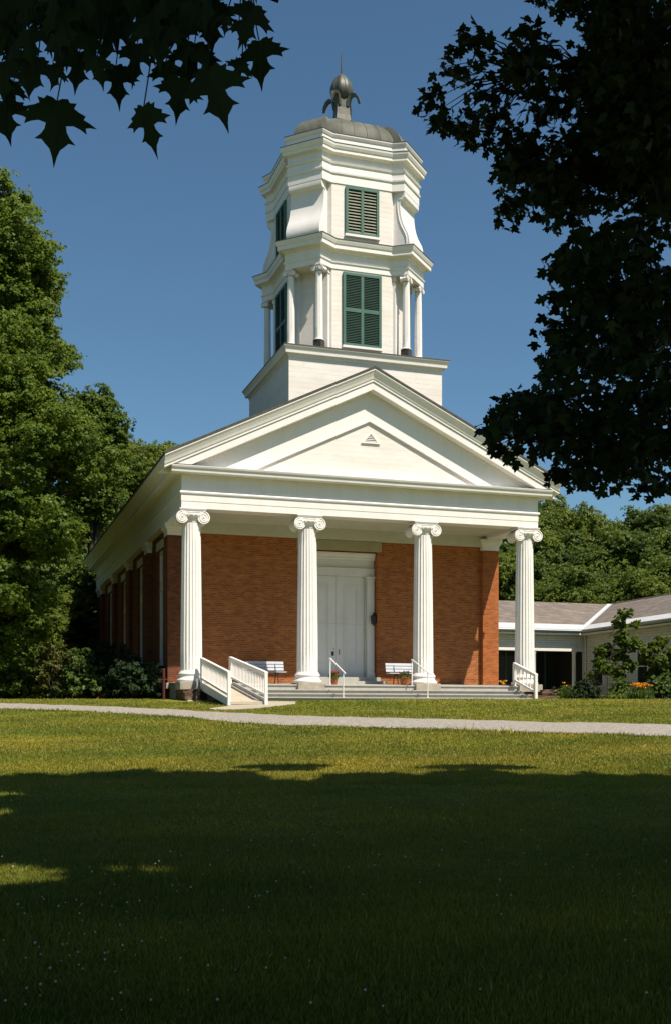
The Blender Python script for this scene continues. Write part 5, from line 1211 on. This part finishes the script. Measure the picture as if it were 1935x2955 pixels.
# left-hand maple behind the camera with a spray of large leaves hanging into view
ml = Wd(-4.6, -3.2); mlz = gz(ml[0], ml[1])
TL_ = thing('maple_tree', 'near maple whose large dark leaves hang down at the upper left', 'tree', (ml[0], ml[1], mlz), 'near maples shading the lawn')
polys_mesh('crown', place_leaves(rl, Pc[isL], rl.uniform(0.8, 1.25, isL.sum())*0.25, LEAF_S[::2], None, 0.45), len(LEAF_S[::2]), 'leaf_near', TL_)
def maple_big(c, size, yaw, tilt, roll, lobew=1.0):
    """one large drooping leaf: two halves folded along the midrib"""
    half = np.array(_half); M = Matrix.Rotation(-TH+yaw, 3, 'Z') @ Matrix.Rotation(tilt, 3, 'X') @ Matrix.Rotation(roll, 3, 'Y')
    V = []; F = []
    for s in (1, -1):
        n0 = len(V)
        for x, y in half:
            droop = -0.10*y*y-0.12*abs(x)
            v = M @ Vector((s*x*lobew*1.04, droop*-1, -y)); V.append(tuple(Vector(c)+v*size))
        F.append(tuple(range(n0, n0+len(half))) if s > 0 else tuple(range(n0+len(half)-1, n0-1, -1)))
    return V, F
LV = [(165, 290, 142, 0.1, 0.05), (415, 308, 100, -0.2, -0.1), (335, 190, 88, 0.3, -0.1), (520, 225, 104, 0.2, 0.1), (605, 200, 130, 0.1, -0.3), (748, 118, 104, -0.2, -0.05), (735, 15, 112, 0.2, 0.35), (652, 45, 48, 0.5, 0), (40, 235, 74, 0.4, 0.2), (8, 292, 98, -0.2, -0.2),
      (395, 128, 84, 0.4, 0), (230, 150, 92, -0.2, 0.1), (110, 165, 80, 0.3, 0.2), (478, 178, 90, 0.2, -0.2), (562, 125, 110, -0.2, 0.2), (600, 150, 90, 0.6, 0.1), (280, 165, 70, 0.2, -0.2), (60, 150, 90, -0.4, 0), (5, 180, 80, 0.2, 0), (170, 190, 60, 0.5, 0.3), (690, 60, 70, 0.7, -0.3), (700, 175, 60, 0.3, 0.4)]
_r = random.Random(17)
for _k in range(82):
    _x = _r.uniform(-20, 640); _y = _r.uniform(-110, 100) if _x < 540 else _r.uniform(-110, 20)
    LV.append((_x, _y, _r.uniform(80, 125), _r.uniform(-0.7, 0.7), _r.uniform(-0.4, 0.4)))
for _k in range(5): LV.append((_r.uniform(640, 740), _r.uniform(-110, -70), _r.uniform(60, 90), _r.uniform(-0.7, 0.7), _r.uniform(-0.4, 0.4)))
rng = random.Random(8); V_, F_ = [], []; pet = MB()
twig_y = Vector(Wd(-0.75, 2.0, 1.75)); 
limb_pts = [Vector(Wd(-4.2, -2.6, 2.8)), Vector(Wd(-2.4, 0.2, 2.6)), Vector(Wd(-1.2, 1.9, 1.85)), Vector(Wd(-0.55, 2.2, 1.58)), Vector(Wd(-0.12, 2.35, 1.50))]
pet.tube(limb_pts, [0.09, 0.05, 0.02, 0.009, 0.004], 7)
pet.tube([limb_pts[2], Vector(Wd(-0.8, 2.3, 1.55)), Vector(Wd(-0.62, 2.4, 1.38))], [0.010, 0.006, 0.003], 5)
for (px, py, sz, yaw, roll) in LV:
    d = 2.25+rng.uniform(-0.22, 0.30); s = sz/3216*d*(1.12 if py > 110 else 0.98)
    c = Vector(Wd((px-967.5)/3216*d, d, (2055-py)/3216*d))
    v, f = maple_big(c, s, yaw+rng.uniform(-0.2, 0.2), rng.uniform(-0.25, 0.35), roll, 0.78+rng.uniform(-0.1, 0.1)); n0 = len(V_); V_ += v; F_ += [tuple(i+n0 for i in q) for q in f]
    best = min((limb_pts[i].lerp(limb_pts[i+1], k/6) for i in range(1, 4) for k in range(7)), key=lambda q: (q-c).length)
    pet.tube([best, (best+c)/2+Vector((0, 0, 0.03)), c], [0.0022, 0.0016, 0.0013], 5)
m_ = MB(); m_.v = V_; m_.f = F_
me = bpy.data.meshes.new('hanging_leaves'); bs_ = wloc(TL_); me.from_pydata([(x-bs_[0], y-bs_[1], z-bs_[2]) for x, y, z in V_], [], F_); me.materials.append(MATS['leaf_near'])
ho = bpy.data.objects.new('hanging_leaves', me); COL.objects.link(ho); ho.parent = TL_
limbs(pet, (ml[0], ml[1], mlz), Wd(-4.0, -3.0, 9.5), 0.36, [(*Wd(u, d, z), 2, 2, 2) for u, d, z in ((-6, 0.5, 7.5), (-2, -4, 8), (0, -2, 9), (-7, -4, 7), (-3, 0.5, 8.5))], np.random.default_rng(4))
pet.build('trunk', MATS['bark_dark'], TL_)
